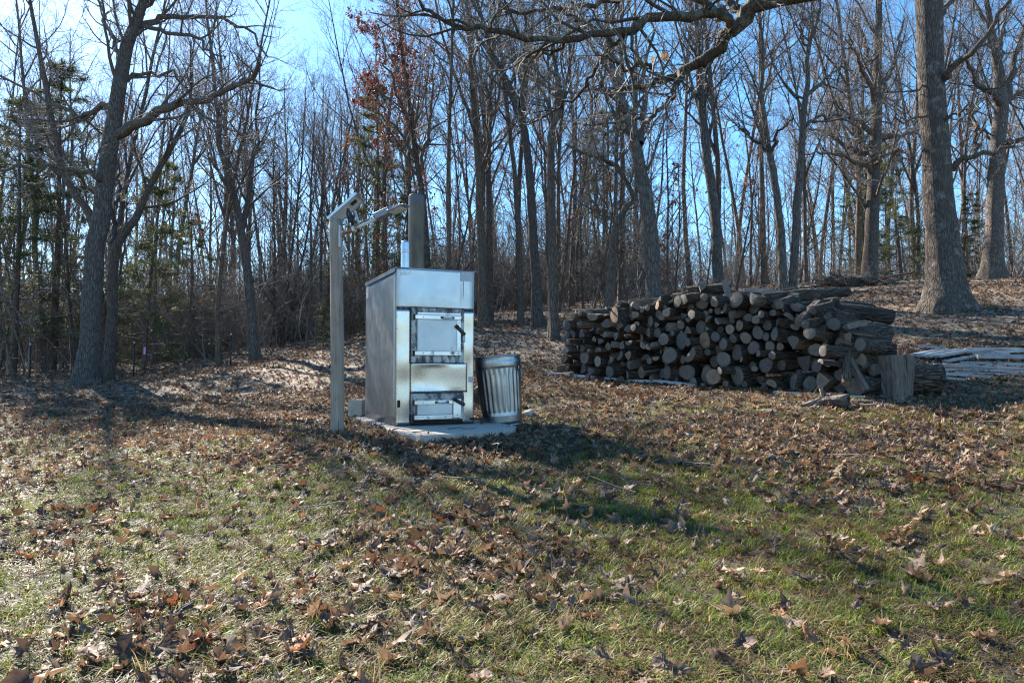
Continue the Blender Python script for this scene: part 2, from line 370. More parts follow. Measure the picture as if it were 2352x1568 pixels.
def catmull(pts, n):
    pts = np.asarray(pts, float); P = np.vstack([2 * pts[0] - pts[1], pts, 2 * pts[-1] - pts[-2]])
    seg = len(pts) - 1; out = []
    for t in np.linspace(0, seg, n):
        i = min(int(t), seg - 1); f = t - i; a, b, c, d = P[i:i + 4]
        out.append(.5 * ((2 * b) + (c - a) * f + (2 * a - 5 * b + 4 * c - d) * f * f + (3 * b - a - 3 * c + d) * f ** 3))
    return np.array(out)
def traced_tree(name, label, Y, trunk, wpx, limbs, bark='bark_grey', seed=0, top=None, grp=None, crown_n=10, flare=.35, jit=.012,
                dy=0.0, n2=8, n3=6, n4=3, t0=.45, crownlen=.3, cat='tree', limb_dens=1.0, leafmat=None, nleaf=0, leafsel=None):
    """trunk: list of (u,v) in the photo traced upward at distance Y; wpx: widths; limbs: list of (points, w0, dYtip)"""
    rng = np.random.default_rng(seed)
    pts = np.array([at(u, v, Y + dy * i) for i, (u, v) in enumerate(trunk)])
    gzb = g1(pts[0][0], pts[0][1]); base = np.array([pts[0][0], pts[0][1], gzb])
    pts[0][2] = min(pts[0][2], gzb); root = pts[0] - np.array([0, 0, .5]); rr = np.array(wpx) / F * Y / 2
    P = catmull(np.vstack([root, pts]), 24); tt = np.linspace(0, len(pts), 24)
    rad = np.interp(tt, np.arange(len(pts) + 1), np.concatenate([[rr[0]], rr]))
    P[3:] += rng.normal(0, jit, P[3:].shape)
    hgt = P[:, 2] - base[2]; rad = rad * (1 + flare * np.exp(-np.maximum(hgt, 0) / .35))
    o = empty(name, tuple(base)); tag(o, label, cat, grp); P0 = P - base
    v, q = tubes(P0[None], rad[None], 18)
    ang = np.tile(np.arange(18), 24); hh = np.repeat(hgt, 18)        # root buttresses and uneven girth
    cen = np.repeat(P0, 18, 0); amp = .05 + .34 * np.exp(-np.maximum(hh, 0) / .4)
    v = cen + (v - cen) * (1 + amp * (np.sin(ang / 18 * 2 * np.pi * 5 + seed) + .6 * np.sin(ang / 18 * 2 * np.pi * 3 + seed * 2)) * .5 + rng.normal(0, .015, len(v)))[:, None]
    tr = link('trunk', mesh_np('trunk', v, [q], MAT[bark]), o)
    br, tw, tips = [], [], []
    for lp, w0, dyt in limbs:
        n = len(lp); Lp = np.array([at(u, vv, Y + dy * 0 + dyt * i / max(1, n - 1)) for i, (u, vv) in enumerate(lp)]) - base
        C = catmull(Lp, 16); C[1:] += rng.normal(0, .045, C[1:].shape)
        rd = np.linspace(1.2, .28, 16) * w0 / F * Y / 2
        br.append(tubes(C[None], rd[None], 8))
        ln = np.array([np.linalg.norm(np.diff(C, axis=0), axis=1).sum()])
        n1 = max(3, int(ln[0] * 2.2 * limb_dens))
        s, d, l, r = sprout(C[None], rd[None], n1, .15, 1.0, .8, .2, .5, rng, np.minimum(ln, 4.5))
        P1 = grow(s, d, l, 6, .16, .05, rng); R1 = radii(np.minimum(r * .6, .008 + l * .014), 7, .25); br.append(tubes(P1, R1, 5))
        t, tp = twigs(P1, R1, l, rng, max(4, n2 - 2), n3, n4, up=.06); tw += t; tips.append(tp)
    if crown_n:
        ln = np.array([np.linalg.norm(np.diff(P0, axis=0), axis=1).sum()])
        s, d, l, r = sprout(P0[None], rad[None], crown_n, t0, 1.0, .75, .2, crownlen, rng, ln)
        P1 = grow(s, d, l, 8, .12, .08, rng); R1 = radii(np.minimum(r * .5, .012 + l * .013), 9, .2); br.append(tubes(P1, R1, 6))
        t, tp = twigs(P1, R1, l, rng, n2, n3, n4, up=.06); tw += t; tips.append(tp)
    c = link('crown', mesh_np('crown', *(lambda v, q: (v, [q]))(*join(br)), MAT[bark]), o)
    link('twigs', mesh_np('twigs', *(lambda v, q: (v, [q]))(*join(tw)), MAT['twig']), c)
    if nleaf:
        tp = np.concatenate(tips); hang_leaves(o, tp[rng.integers(0, len(tp), nleaf)] if leafsel is None else leafsel(tp, rng), rng)
    return o
def hang_leaves(parent, tips, rng, size=.07, mat='leaf_red'):
    n = len(tips); a = unit(rng.normal(0, 1, (n, 3)) + np.array([0, 0, -.7])); b = unit(np.cross(a, rng.normal(0, 1, (n, 3))))
    c = np.cross(a, b); L = size * rng.uniform(.7, 1.5, (n, 1)); p = tips + rng.normal(0, .03, (n, 3))
    prof = [(0, 0, 0), (.35, .28, .1), (.55, .18, .05), (.75, .3, .12), (1, 0, -.1), (.75, -.3, .12), (.55, -.18, .05), (.35, -.28, .1)]
    V = np.stack([p + L * (x * a + y * b + z * c) for x, y, z in prof], 1).reshape(-1, 3)
    idx = (np.arange(n) * 8)[:, None]
    q = np.concatenate([idx + np.array([0, 1, 2, 7]), idx + np.array([0, 2, 6, 7])[None] * 0 + np.array([7, 2, 6, 6])[None] * 0 + np.array([2, 3, 4, 5])], 0)
    t = np.concatenate([idx + np.array([2, 5, 6]), idx + np.array([2, 6, 7])], 0)
    lo = link('leaves', mesh_np('leaves', V, [q, t], MAT[mat], False), parent); lo['kind'] = 'stuff'; return lo

# --- traced trees (left to right)
traced_tree('oak_tree', 'big grey oak at left edge of the yard with long crooked limbs', 17.0,
    [(195, 885), (207, 760), (216, 600), (232, 490), (250, 350), (270, 220), (287, 120), (310, 60), (332, 0), (352, -70), (362, -160)],
    [48, 43, 40, 38, 36, 32, 28, 24, 20, 15, 8],
    [([(306, 78), (330, 60), (356, 46), (408, 32), (460, 43), (535, 55), (575, 78), (610, 130)], 15, 1.5),
     ([(335, 62), (397, 75), (460, 92), (489, 121), (520, 140)], 9, -1),
     ([(262, 312), (282, 299), (328, 279), (374, 244), (425, 233), (477, 227), (517, 213), (580, 167), (600, 140)], 22, -1.5),
     ([(500, 220), (545, 188), (580, 184), (632, 207)], 8, 1.0),
     ([(262, 245), (250, 244), (218, 253), (195, 267), (150, 253), (86, 221), (0, 172), (-60, 150)], 14, 1.5),
     ([(240, 412), (230, 408), (201, 397), (161, 385), (92, 391), (46, 377), (0, 397), (-50, 380)], 13, -1.5),
     ([(205, 395), (201, 368), (184, 339), (210, 300), (240, 296)], 6, 1),
     ([(275, 190), (299, 172), (345, 170), (402, 167), (425, 207), (470, 225)], 10, 2),
     ([(280, 140), (262, 90), (240, 40), (225, -30)], 12, 1),
     ([(300, 80), (360, -10), (420, -60)], 12, 0)], 'bark_grey', 21, crown_n=9, t0=.5, crownlen=.28)
traced_tree('bare_tree', 'dark curved trunk just right of the big left oak', 18.2,
    [(250, 850), (258, 700), (264, 575), (318, 494), (345, 425), (397, 333), (427, 268), (440, 180), (450, 80)], [24, 22, 20, 16, 14, 12, 9, 6, 3],
    [([(264, 575), (262, 500), (272, 430), (265, 350)], 12, 1)], 'bark', 22, crown_n=12)
traced_tree('bare_tree', 'leaning bare trunk rising left behind the big left oak', 19.0,
    [(228, 860), (222, 600), (207, 494), (178, 454), (150, 402), (132, 345), (115, 250), (90, 120), (70, 0), (60, -80)], [22, 20, 18, 17, 16, 15, 13, 10, 7, 4],
    [], 'bark', 23, crown_n=14)
traced_tree('bare_tree', 'pale grey forked trunk standing midway between left oak and post', 21.5,
    [(585, 818), (578, 730), (569, 632), (552, 517), (531, 425), (506, 345), (500, 260), (490, 170), (480, 60), (470, -40)], [22, 20, 19, 18, 15, 12, 10, 8, 6, 3],
    [([(555, 530), (566, 470), (572, 420), (582, 350), (590, 250), (600, 120)], 13, 1.5)], 'bark_grey', 24, crown_n=14)
traced_tree('bare_tree', 'straight dark forked trunk just right of the stove', 20.0,
    [(1112, 745), (1106, 600), (1101, 480), (1100, 394), (1090, 280), (1082, 160), (1075, 40), (1070, -60)], [20, 18, 17, 15, 12, 10, 7, 4],
    [([(1101, 420), (1116, 360), (1128, 290), (1150, 180), (1165, 60)], 11, 1)], 'bark', 25, crown_n=14)
traced_tree('bare_tree', 'tall straight trunk leaning left above the dustbin', 18.5,
    [(1238, 745), (1228, 600), (1219, 450), (1211, 332), (1192, 261), (1172, 210), (1154, 166), (1120, 90), (1095, 0), (1080, -70)], [24, 22, 20, 18, 16, 14, 12, 9, 7, 4],
    [([(1195, 262), (1200, 200), (1205, 100), (1200, 0)], 11, 1)], 'bark', 26, crown_n=14)
traced_tree('bare_tree', 'upright grey trunk left of the log pile with bare base', 16.0,
    [(1271, 775), (1270, 600), (1268, 427), (1266, 304), (1285, 250), (1282, 190), (1270, 120), (1262, 40), (1258, -60)], [24, 20, 19, 17, 13, 11, 9, 7, 4],
    [([(1267, 320), (1262, 260), (1240, 180), (1225, 100)], 10, 1)], 'bark', 27, crown_n=13)
traced_tree('crooked_tree', 'crooked twisted small tree behind the left end of the log pile', 14.6,
    [(1393, 720), (1400, 650), (1406, 594), (1416, 513), (1435, 480), (1454, 456), (1440, 420), (1411, 375), (1392, 372), (1376, 361), (1330, 347), (1300, 330)], [20, 18, 17, 16, 14, 12, 11, 11, 10, 8, 6, 4],
    [([(1414, 520), (1395, 490), (1375, 480), (1368, 440), (1375, 400), (1385, 380), (1384, 362)], 9, .6), ([(1416, 513), (1470, 440), (1490, 380)], 8, 1)], 'bark', 28, crown_n=8, crownlen=.18)
traced_tree('bare_tree', 'thick dark forked trunk rising behind the middle of the log pile', 14.0,
    [(1506, 690), (1499, 600), (1492, 499), (1480, 430), (1468, 380), (1440, 261), (1420, 204), (1400, 110), (1390, 0), (1385, -80)], [38, 36, 33, 31, 28, 23, 18, 14, 10, 6],
    [([(1470, 330), (1482, 260), (1470, 190), (1490, 120), (1500, 0)], 16, 1.2), ([(1440, 262), (1405, 225), (1385, 190), (1392, 150)], 12, -1)], 'bark_grey', 29, crown_n=13)
traced_tree('bare_tree', 'rough barked trunk behind the log pile top, leaning slightly left', 16.0,
    [(1656, 670), (1645, 540), (1634, 427), (1620, 320), (1611, 237), (1606, 166), (1600, 60), (1598, -60)], [26, 24, 22, 20, 18, 15, 11, 6],
    [([(1611, 240), (1622, 180), (1640, 120), (1650, 20)], 12, 1), ([(1608, 230), (1585, 205), (1565, 195)], 8, 0)], 'bark_grey', 30, crown_n=14)
traced_tree('bare_tree', 'left one of the twin trunks forming a narrow V', 17.0,
    [(1803, 668), (1795, 560), (1786, 451), (1776, 390), (1767, 351), (1755, 270), (1748, 214), (1753, 130), (1745, 40), (1740, -40)], [19, 18, 16, 15, 14, 12, 10, 8, 6, 3],
    [([(1768, 352), (1730, 320), (1700, 295), (1680, 270)], 8, 1), ([(1770, 350), (1790, 300), (1830, 260)], 8, -1)], 'bark_grey', 31, crown_n=12)
traced_tree('bare_tree', 'right one of the twin trunks forming a narrow V', 17.3,
    [(1816, 668), (1826, 540), (1834, 427), (1842, 330), (1848, 237), (1855, 170), (1855, 114), (1875, 60), (1884, 0), (1890, -60)], [20, 18, 17, 15, 13, 11, 9, 7, 5, 3],
    [([(1852, 215), (1880, 195), (1905, 175), (1924, 157), (1960, 165)], 9, 1), ([(1850, 290), (1880, 270), (1940, 275), (1985, 315)], 8, 2), ([(1855, 120), (1838, 60), (1850, 0)], 6, 0)], 'bark_grey', 32, crown_n=12)
traced_tree('oak_tree', 'spreading oak at the wood edge behind the right half of the pile', 25.5,
    [(1997, 645), (2000, 560), (2005, 450), (2010, 332), (2014, 200), (2019, 47), (2022, -60)], [34, 30, 28, 26, 21, 15, 8],
    [([(2006, 345), (1985, 352), (1950, 340), (1915, 315), (1880, 300), (1840, 290)], 13, 2), ([(2008, 310), (1985, 290), (1955, 270), (1920, 240)], 12, -2),
     ([(2010, 315), (2040, 312), (2075, 312), (2110, 300)], 12, 2), ([(2012, 240), (1990, 180), (1970, 140), (1950, 80)], 12, -2),
     ([(2012, 250), (2035, 190), (2060, 120), (2080, 40)], 11, 2), ([(2015, 180), (1985, 100), (1960, 30)], 9, 1), ([(2004, 400), (1960, 370), (1900, 350), (1850, 352)], 9, -2),
     ([(2006, 380), (2050, 345), (2090, 350)], 9, -2)], 'bark', 33, crown_n=18, t0=.35, crownlen=.35)
traced_tree('shade_tree', 'huge pale barked trunk standing on the slope right of the log pile', 17.0,
    [(2172, 705), (2171, 660), (2169, 610), (2163, 540), (2156, 475), (2149, 350), (2142, 237), (2137, 120), (2133, 0), (2130, -110), (2128, -250)], [92, 82, 76, 68, 63, 58, 56, 55, 56, 48, 36],
    [([(2175, 383), (2188, 376), (2210, 362), (2233, 359), (2271, 354), (2300, 348), (2340, 320), (2380, 310)], 14, -1),
     ([(2242, 358), (2243, 300), (2238, 260), (2240, 205)], 11, .2),
     ([(2150, 190), (2168, 174), (2200, 142), (2233, 114), (2280, 52), (2318, 0), (2350, -60)], 15, -2),
     ([(2150, 45), (2165, 25), (2190, -5), (2230, -50)], 18, 1),
     ([(2128, 262), (2109, 268), (2080, 277), (2040, 280), (1990, 275), (1950, 280)], 5, -1.5),
     ([(2125, 200), (2090, 205), (2040, 208), (1980, 205), (1920, 210)], 4, -2),
     ([(2160, 270), (2200, 262), (2238, 245)], 6, -1.5)], 'bark_pale', 34, crown_n=6, t0=.75, crownlen=.3, limb_dens=.7, n2=6, n3=4, n4=2)
traced_tree('oak_tree', 'grey forked oak at far right behind the huge trunk', 25.5,
    [(2280, 640), (2282, 560), (2285, 451), (2292, 340), (2299, 237), (2290, 140), (2275, 60), (2262, -30)], [46, 38, 34, 32, 29, 20, 14, 8],
    [([(2298, 245), (2318, 190), (2335, 120), (2352, 60), (2370, 0)], 18, 1), ([(2296, 240), (2275, 210), (2245, 190), (2225, 150), (2210, 100)], 14, -2),
     ([(2292, 340), (2330, 325), (2380, 322)], 12, -2), ([(2300, 235), (2340, 215), (2390, 200)], 12, 2), ([(2292, 150), (2300, 80), (2320, 0)], 12, 1),
     ([(2275, 60), (2240, 20), (2215, -20)], 8, 1), ([(2290, 330), (2255, 300), (2225, 290)], 8, 1)], 'bark_grey', 35, crown_n=10, t0=.5)
def red_sel(tp, rng):
    t = tp[(tp[:, 2] > 5.5) & (tp[:, 0] < -.1 + rng.normal(0, .5, len(tp)))]; return t[rng.integers(0, len(t), 5200)]
traced_tree('oak_tree', 'oak above the chimney still holding dark red leaves at its top', 21.0,
    [(985, 735), (980, 600), (974, 480), (962, 400), (948, 300), (935, 200), (922, 100), (912, 10), (905, -80)], [17, 16, 14, 13, 11, 9, 7, 5, 3],
    [([(960, 400), (982, 320), (992, 220), (1000, 100)], 9, 1), ([(950, 310), (915, 230), (890, 150), (870, 60)], 8, -1), ([(955, 350), (915, 300), (880, 250), (850, 200)], 7, .5)], 'bark', 36, crown_n=16, t0=.4, nleaf=1, leafsel=red_sel)

# --- the limb that hangs into the picture from a tree standing to the right, out of the frame
def overhang():
    rng = np.random.default_rng(55); Y = 7.0
    tx, ty = 7.6, 5.6; base = np.array([tx, ty, g1(tx, ty)])
    o = empty('oak_tree', tuple(base)); tag(o, 'near oak limb with rough lichened bark hanging into the top centre', 'tree')
    tp = np.array([[0, 0, -.5], [0, 0, .5], [.05, .1, 2.5], [-.1, .1, 5], [0, .2, 8], [.2, .2, 12]])
    P = catmull(tp, 16); rad = np.linspace(.36, .1, 16); rad[:2] *= 1.35
    v, q = tubes(P[None], rad[None], 14); link('trunk', mesh_np('trunk', v, [q], MAT['bark_limb']), o)
    L = lambda pts, dy0, dy1: np.array([at(u, vv, Y + dy0 + (dy1 - dy0) * i / max(1, len(pts) - 1)) for i, (u, vv) in enumerate(pts)]) - base
    main = np.vstack([[[-.1, .1, 4.6], [-1.4, .5, 4.7], [-3.2, 1.0, 4.55]], L([(1772, 0), (1720, 38), (1677, 76), (1644, 114), (1606, 142), (1568, 166), (1525, 180), (1487, 195), (1449, 204), (1400, 215)], -.2, .6)])
    limbs = [(main, .105, .018),
      (L([(1690, 66), (1663, 40), (1620, 30), (1568, 36), (1496, 45), (1449, 69), (1378, 81), (1306, 85), (1211, 88), (1126, 71), (1069, 62), (1012, 38), (974, 14), (950, -20)], -.1, -.9), .055, .012),
      (L([(1663, 40), (1560, -25), (1470, -20), (1401, 0), (1283, 19), (1188, 31), (1150, 22)], -.1, .9), .045, .012),
      (L([(1449, 69), (1420, 95), (1387, 128), (1368, 161), (1340, 204), (1300, 240), (1259, 266), (1211, 287), (1175, 285)], -.3, .6), .028, .006),
      (L([(1568, 166), (1553, 200), (1525, 247), (1487, 280), (1458, 313)], .2, -.5), .035, .012),
      (L([(1525, 180), (1480, 150), (1440, 160), (1400, 140), (1370, 120)], .3, -.6), .022, .006),
      (L([(1306, 85), (1270, 120), (1230, 125), (1180, 140), (1140, 110)], -.5, .5), .02, .005),
      (L([(1720, 38), (1690, 20), (1640, -30), (1560, -90)], -.1, .6), .05, .02),
      (L([(1378, 81), (1340, 50), (1300, 20), (1260, -30)], -.4, .6), .022, .006)]
    br, tw, tips = [], [], []
    for pts, r0, r1 in limbs:
        C = catmull(pts, 30); C[1:] += rng.normal(0, .018, C[1:].shape); rd = np.linspace(r0, r1, 30) * rng.uniform(.9, 1.12, 30)
        br.append(tubes(C[None], rd[None], 10)); i0 = 8 if r0 > .1 else 2
        ln = np.array([np.linalg.norm(np.diff(C[i0:], axis=0), axis=1).sum()])
        s, d, l, r = sprout(C[None, i0:], rd[None, i0:], int(ln[0] * 6.5), .05, 1, .85, .3, .36, rng, np.minimum(ln, 3.8))
        P1 = grow(s, d, l, 6, .22, .02, rng); R1 = radii(np.minimum(r * .6, .004 + l * .012), 7, .3); br.append(tubes(P1, R1, 5))
        t, tpz = twigs(P1, R1, l, rng, 5, 3, 0, up=.03, ang=.85); tw += t; tips.append(tpz)
    vv, qq = join(br); c = link('limbs', mesh_np('limbs', vv, [qq], MAT['bark_limb']), o)
    vv, qq = join(tw); link('twigs', mesh_np('twigs', vv, [qq], MAT['twig']), c)
    return o, base
OVER, OVB = overhang()

# ---------------------------------------------------------------- background wood
LMARK = [(-9999, 'the left picture edge'), (60, 'the leftmost pine'), (205, 'the big left oak'), (262, 'the curved trunk'), (580, 'the pale forked trunk'), (775, 'the wooden post'), (963, 'the chimney pipe'),
         (1110, 'the stove'), (1270, 'the dustbin'), (1395, 'the crooked tree'), (1503, 'the thick forked trunk'), (1655, 'the leaning rough trunk'), (1810, 'the twin trunks'),
         (1997, 'the spreading oak'), (2170, 'the huge trunk'), (2352, 'the right picture edge'), (2900, 'the ground beyond')]
ORD = ['first', 'second', 'third', 'fourth', 'fifth', 'sixth', 'seventh', 'eighth', 'ninth', 'tenth', 'eleventh', 'twelfth']
def wood_trees():
    rng = np.random.default_rng(77); pts = []
    tries = 0
    while len(pts) < 190 and tries < 40000:
        tries += 1
        y = 18 + 42 * rng.random() ** 1.3; x = rng.uniform(-.85, .86) * y
        edge = np.interp(x, [-40, -12, -6, 0, 4, 8, 30], [19, 20, 21, 19.5, 21, 28.5, 30])
        if y < edge: continue
        sp = 1.25 + (y - 18) * .03
        if any((x - a) ** 2 + (y - b) ** 2 < sp * sp for a, b in pts): continue
        pts.append((x, y))
    rec = []
    for x, y in pts:
        z = g1(x, y); u, _ = project((x, y, z)); pr = PROTO[rng.integers(len(PROTO))]; h = rng.uniform(.8, 1.12)
        if -19 < x < -2 and y < 26:                              # the open, thin edge of the wood on the sunny side
            if rng.random() < .55: continue
            pr = PROTO[[2, 5, 7][rng.integers(3)]]
        if 625 < u < 850:                                       # the low skyline that lets the sky in
            h = min(h, (.44 * y + EYE - z) / pr['H'])
        if y < 24 and pr['H'] > 17.5: h *= .85
        rec.append((u, x, y, pr, h))
    rec.sort(key=lambda r: r[0]); cnt = {}
    for u, x, y, pr, h in rec:
        k = max(i for i, (a, _) in enumerate(LMARK) if a <= u); cnt[k] = cnt.get(k, 0) + 1; n = cnt[k]
        num = ORD[n - 1] if n <= 12 else f'{n}th'
        lab = f'slim bare tree, {num} from left between {LMARK[k][1][4:]} and {LMARK[min(k+1, len(LMARK)-1)][1][4:]}'
        place_tree(pr, x, y, rng.uniform(0, 6.28), h, lab, group='slim bare trees of the wood')
    return rec
WOOD = wood_trees()

def understory():
    rng = np.random.default_rng(177); rec = []
    for _ in range(70):
        y = rng.uniform(19.5, 38); x = rng.uniform(-.78, .72) * y; edge = np.interp(x, [-40, -12, -6, 0, 4, 8, 30], [19.5, 20.5, 21.5, 20, 21.5, 29, 31])
        if y > edge: rec.append((project((x, y, g1(x, y)))[0], x, y))
    rec.sort(); cnt = {}
    for u, x, y in rec:
        k = max(i for i, (a, _) in enumerate(LMARK) if a <= u); cnt[k] = cnt.get(k, 0) + 1; n = cnt[k]; num = ORD[n - 1] if n <= 12 else f'{n}th'
        place_tree(SAPL[rng.integers(3)], x, y, rng.uniform(0, 6.28), rng.uniform(.7, 1.3), f'thin bare sapling, {num} from left between {LMARK[k][1][4:]} and {LMARK[min(k+1, len(LMARK)-1)][1][4:]}', 'sapling', 'thin bare saplings of the wood', 'bare_sapling')
understory()
def conifer_proto(seed, H, Rb, droop=-.1, t0=.12):
    rng = np.random.default_rng(seed)
    P = grow(np.array([[0, 0, -.3]]), np.array([[0, 0, 1.]]), np.array([H]), 8, .02, 0, rng); rd = np.linspace(.11, .015, 9)[None] * H / 9
    tv, tq = tubes(P, rd, 8)
    s, d, l, r = sprout(P, rd, int(H * 8), t0, .99, 1.5, .12, 1, rng, np.array([1.0])); hh = np.clip(s[:, 2] / H, 0, 1)
    l = Rb * (1 - hh) ** .75 * rng.uniform(.45, 1.15, len(l)) + .12
    P1 = grow(s, d, l, 5, .1, droop * .5 + .06, rng); R1 = radii(np.full(len(l), .018), 6, .25)
    s, d, l2, r = sprout(P1, R1, 9, .25, 1, .9, .2, .42, rng, l)
    d[:, 2] *= .35; P2 = grow(s, d, l2 + .12, 3, .12, 0, rng); R2 = radii(np.full(len(l2), .006), 4, .5)
    bv, bq = join([tubes(P1, R1, 4), tubes(P2, R2, 3)])
    # needle sprays along the branchlets
    n = len(P2); k = 30; t = rng.random((n, k)) * 2.99; i = t.astype(int); f = (t - i)[..., None]; b = np.arange(n)[:, None]
    p = (P2[b, i] * (1 - f) + P2[b, i + 1] * f).reshape(-1, 3); ax = unit((P2[b, i + 1] - P2[b, i]).reshape(-1, 3) + rng.normal(0, .55, (n * k, 3)))
    sd = unit(np.cross(ax, rng.normal(0, 1, ax.shape))); ln = rng.uniform(.10, .2, (n * k, 1)); wd = .009
    V = np.stack([p - sd * wd, p + sd * wd, p + ax * ln + np.array([0, 0, -.01])], 1).reshape(-1, 3)
    return dict(trunk=mesh_np('trunk', tv, [tq], MAT['bark']), crown=mesh_np('crown', V, [np.arange(len(V)).reshape(-1, 3)], MAT['needle'], False),
                twigs=mesh_np('branches', bv, [bq], MAT['twig']), H=H)
CON = [conifer_proto(5, 9, 2.6), conifer_proto(6, 7, 2.0, -.2, .05)]
def conifer(u, Y, k, sc, label, sz=1.0):
    x = (u - CU) / F * Y; pr = CON[k]
    o = link('pine_tree', pr['trunk'], None, (x, Y, g1(x, Y)), (0, 0, u * .7), (sc, sc, sc * sz)); tag(o, label, 'pine tree', 'pines in the wood')
    c = link('crown', pr['crown'], o); c['kind'] = 'stuff'; link('branches', pr['twigs'], c)
for a in [(30, 21.5, 0, 1.0, 'dark green pine at the far left frame edge'), (120, 23.0, 0, 1.2, 'tall green pine just left of the big left oak'),
          (330, 22.0, 1, 1.0, 'low spreading pine right of the big left oak'), (445, 26, 1, .8, 'small pine in the wood left of the pale forked trunk'),
          (870, 27, 0, 1.1, 'dark pine behind the lamp arm above the stove'), (905, 24.5, 1, .75, 'short pine behind the chimney pipe'),
          (1385, 30, 0, .95, 'narrow dark pine behind the crooked tree'), (2000, 32, 0, .95, 'dark pine behind the spreading oak'),
          (2075, 29.5, 1, .95, 'bushy pine between the spreading oak and the huge trunk'), (2215, 28.5, 1, .55, 'low dark pine just right of the huge trunk base'),
          (742, 20.5, 1, .22, 'tiny seedling pine on the leaf litter left of the post')]: conifer(*a)

# saplings that still hold orange leaves
def oak_sapling(u, Y, k, sc, label, nl, seed):
    rng = np.random.default_rng(seed); x = (u - CU) / F * Y; pr = SAPL[k]
    o = place_tree(pr, x, Y, seed * 1.3, sc, label, 'sapling', 'saplings holding orange leaves', 'oak_sapling')
    tp = pr['tips']; c0 = tp[rng.integers(0, len(tp), 14)]; d = ((tp[:, None] - c0[None]) ** 2).sum(-1).min(1); tp = tp[d < .35]
    if len(tp): hang_leaves(o, tp[rng.integers(0, len(tp), nl)], rng, .085)
for i, a in enumerate([(850, 22, 1, .75, 'sapling with orange leaves just right of the post top', 420), (915, 21.5, 0, .85, 'sapling with orange leaves behind the lamp arm', 420), (955, 20.5, 2, .9, 'small orange leaved sapling left of the chimney', 300),
        (1020, 23, 1, .8, 'thin sapling with few orange leaves right of the chimney', 220), (1340, 24, 1, .8, 'orange leaved sapling behind the left pile end', 260), (1455, 23, 0, .95, 'orange leaved sapling left of the thick forked trunk', 260),
        (1545, 21, 0, .9, 'orange leaved sapling right of the thick forked trunk', 320), (1690, 25, 1, .7, 'orange leaved sapling right of the leaning rough trunk', 260), (1730, 27, 0, .9, 'orange leaved sapling left of the twin trunks', 240),
        (40, 20.5, 2, .8, 'low orange leaved sapling at the left frame edge', 160), (420, 22, 2, .9, 'low sapling with few orange leaves in the left wood', 90)]):
    oak_sapling(*a, 300 + i)

# ---------------------------------------------------------------- scattering (geometry nodes)
def proto_coll(name, meshes):
    c = bpy.data.collections.new(name)
    for i, me in enumerate(meshes):
        o = bpy.data.objects.new(f'{name}_{i:02d}', me); c.objects.link(o)
    return c
def scatter(name, coll, P, rot, scl, idx, parent=None):
    me = bpy.data.meshes.new(name); P = np.asarray(P, np.float32); me.vertices.add(len(P)); me.vertices.foreach_set('co', P.ravel())
    for nm, ty, key, arr in (('rot', 'FLOAT_VECTOR', 'vector', rot), ('scl', 'FLOAT_VECTOR', 'vector', scl), ('idx', 'INT', 'value', idx)):
        a = me.attributes.new(nm, ty, 'POINT'); a.data.foreach_set(key, np.asarray(arr, np.int32 if ty == 'INT' else np.float32).ravel())
    o = link(name, me, parent); tag(o, kind='stuff')
    ng = bpy.data.node_groups.new(name, 'GeometryNodeTree')
    ng.interface.new_socket('Geometry', in_out='INPUT', socket_type='NodeSocketGeometry'); ng.interface.new_socket('Geometry', in_out='OUTPUT', socket_type='NodeSocketGeometry')
    N, L = ng.nodes, ng.links; gi, go = N.new('NodeGroupInput'), N.new('NodeGroupOutput')
    ci = N.new('GeometryNodeCollectionInfo'); ci.inputs[0].default_value = coll; ci.inputs['Separate Children'].default_value = True; ci.inputs['Reset Children'].default_value = True
    ip = N.new('GeometryNodeInstanceOnPoints'); ip.inputs['Pick Instance'].default_value = True
    def attr(nm, ty):
        a = N.new('GeometryNodeInputNamedAttribute'); a.data_type = ty; a.inputs['Name'].default_value = nm; return a.outputs[0]
    e2r = N.new('FunctionNodeEulerToRotation'); L.new(attr('rot', 'FLOAT_VECTOR'), e2r.inputs[0])
    L.new(gi.outputs[0], ip.inputs['Points']); L.new(ci.outputs[0], ip.inputs['Instance']); L.new(attr('idx', 'INT'), ip.inputs['Instance Index'])
    L.new(e2r.outputs[0], ip.inputs['Rotation']); L.new(attr('scl', 'FLOAT_VECTOR'), ip.inputs['Scale']); L.new(ip.outputs[0], go.inputs[0])
    md = o.modifiers.new('scatter', 'NODES'); md.node_group = ng; return o

